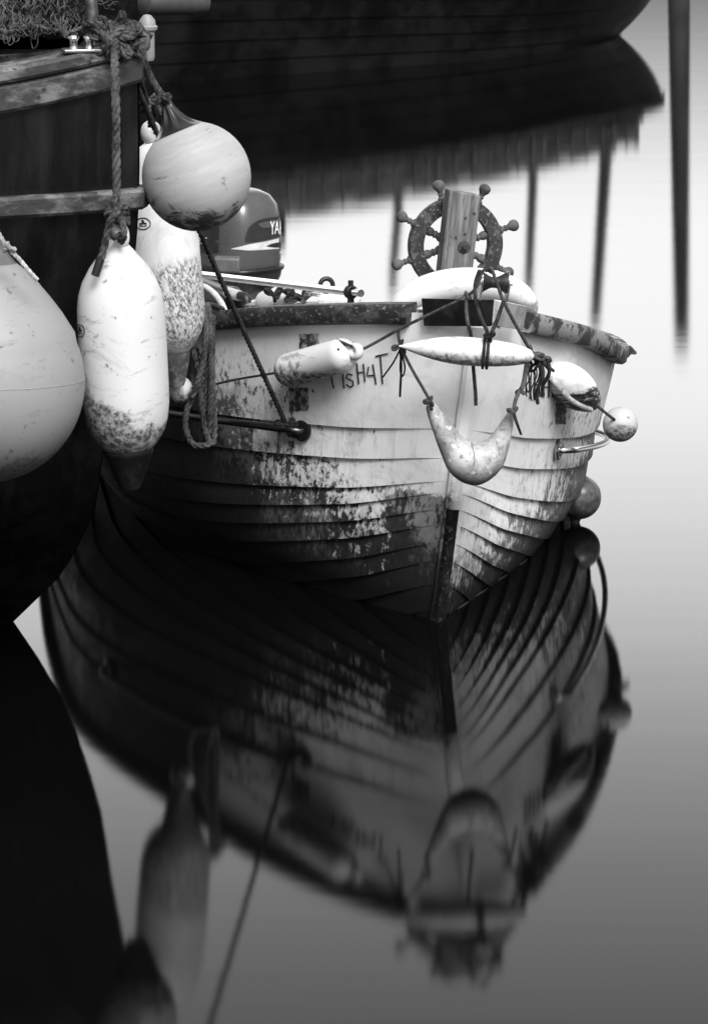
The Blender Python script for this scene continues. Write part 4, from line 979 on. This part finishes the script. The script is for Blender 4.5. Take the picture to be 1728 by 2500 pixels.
# ------------------------------------------------------------------ the dark boat beyond
BOW = Vector((2.64, 34.0, 0)); fa_ = Vector((-3.7, -7.4, 0)).normalized(); fb2 = Vector((-fa_.y, fa_.x, 0))
fa_ = Vector((-.80, -.60, 0)); fb2 = Vector((.60, -.80, 0))
fbm = empty('dark_boat', BOW, 'large dark clinker boat moored across the top of the picture', 'boat')
def fp(s, z, side, off=0.):
    q = clamp((z+.1)/.8); Bm = 1.45+.30*q; e = .85-.2*q
    w_ = Bm*math.sin(math.pi/2*clamp(s/3.5)**e) if s > 0 else 0
    ss = s-.62*(1-(1-clamp((z+.05)/.75))**2)*max(0, 1-s/2)
    return BOW+fa_*ss+fb2*(side*(w_+.02+off*.6*clamp(s/.5)))+Z0*z
def fsh(s): return interp(s, [(0, .66), (2, .70), (5, .86), (9, 1.0), (14, 1.12)])
g = G()
for side in (-1, 1):
    rows = []; SF = [14*(i/60)**1.6 for i in range(61)]
    for k in range(6):
        for j in range(5):
            u = (k+j/4)/6; rows.append([fp(s, lerp(fsh(s), -.2, u), side, 0.02*(j/4)) for s in SF])
    g.grid(rows)
mk('hull', g, M_['farboat'], fbm, smooth=28)
g = G()
for side in (-1, 1):
    g.grid([[fp(s, fsh(s)+dz, side, o) for o, dz in ((-.03, -.02), (.06, -.02), (.06, .05), (-.03, .05))] for s in SF], closev=True)
mk('gunwale', g, M_['farboat'], fbm)
g = G()
for side in (-1, 1): g.rope([fp(.1+13.6*i/200, fsh(.1+13.6*i/200)-.035, side, .07) for i in range(201)], .022, .14)
mk('rope_fendering', g, M_['rope_grey'], fbm)
g = G(); g.grid([[fp(s, fsh(s)-.04, -1, -.05), fp(s, fsh(s)-.04, 1, -.05)] for s in SF]); mk('deck', g, M_['black'], fbm)
def rl_(s): return .34+.10*clamp(s/8)
g = G()
for side in (-1, 1):
    for zz in (.5, 1.0): g.tube([fp(.8+13.0*i/60, fsh(.8+13.0*i/60)+rl_(13.6*i/60)*zz*clamp(.3+i/6), side, -.03) for i in range(61)], .022, 8)
    rn = random.Random(side+5); s_ = .9
    while s_ < 13.6:
        g.tube([fp(s_, fsh(s_), side, -.03), fp(s_, fsh(s_)+rl_(s_)+rn.uniform(.0, .02), side, -.03)], rn.uniform(.014, .030), 6); s_ += rn.uniform(.12, .24)
mk('guard_rail', g, M_['canvas'], fbm)
g = G()
for side in (-1, 1): g.grid([[fp(s, fsh(s)+.02, side, -.06+.012*math.sin(s*23)), fp(s, fsh(s)+rl_(s)*.5, side, -.06+.02*math.sin(s*17)), fp(s, fsh(s)+rl_(s)*(.93+.05*math.sin(s*9)), side, -.055)] for s in [.9+12.8*i/220 for i in range(221)]])
mk('weather_cloth', g, M_['canvas'], fbm)
g = G(); c0 = BOW+fa_*6.2; g.box(c0+Z0*1.15, fa_*1.6, fb2*.7, Z0*.6); mk('wheelhouse', g, M_['farboat'], fbm, bevel=.05)
# tarred piles beyond it
for i, (x0, y0, x1, y1, d, r, lab) in enumerate(((1656, 0, 1663, 850, 46, .145, 'tall tarred pile standing alone at the right'), (1482, 320, 1450, 810, 52, .115, 'slightly leaning tarred pile mirrored right of the wheel'), (1302, 400, 1288, 730, 56, .10, 'tarred pile mirrored just right of the wheel'), (968, 560, 955, 720, 60, .11, 'stout pile mirrored between motor and wheel'))):
    mir = lambda p: Vector((p.x, p.y, -p.z))
    top = mir(P(x1, y1, d)); ref = mir(P(x0, y0, d)); dd = (top-ref).normalized(); foot = top-dd*((top.z+.6)/dd.z)
    g = G(); g.tube([foot.lerp(top, k/10) for k in range(11)], lambda u: r*(1.15-.45*u), 16)
    tag(mk('mooring_pile', g, M_['pile']), lab, 'pile', 'mooring piles beyond the boats')
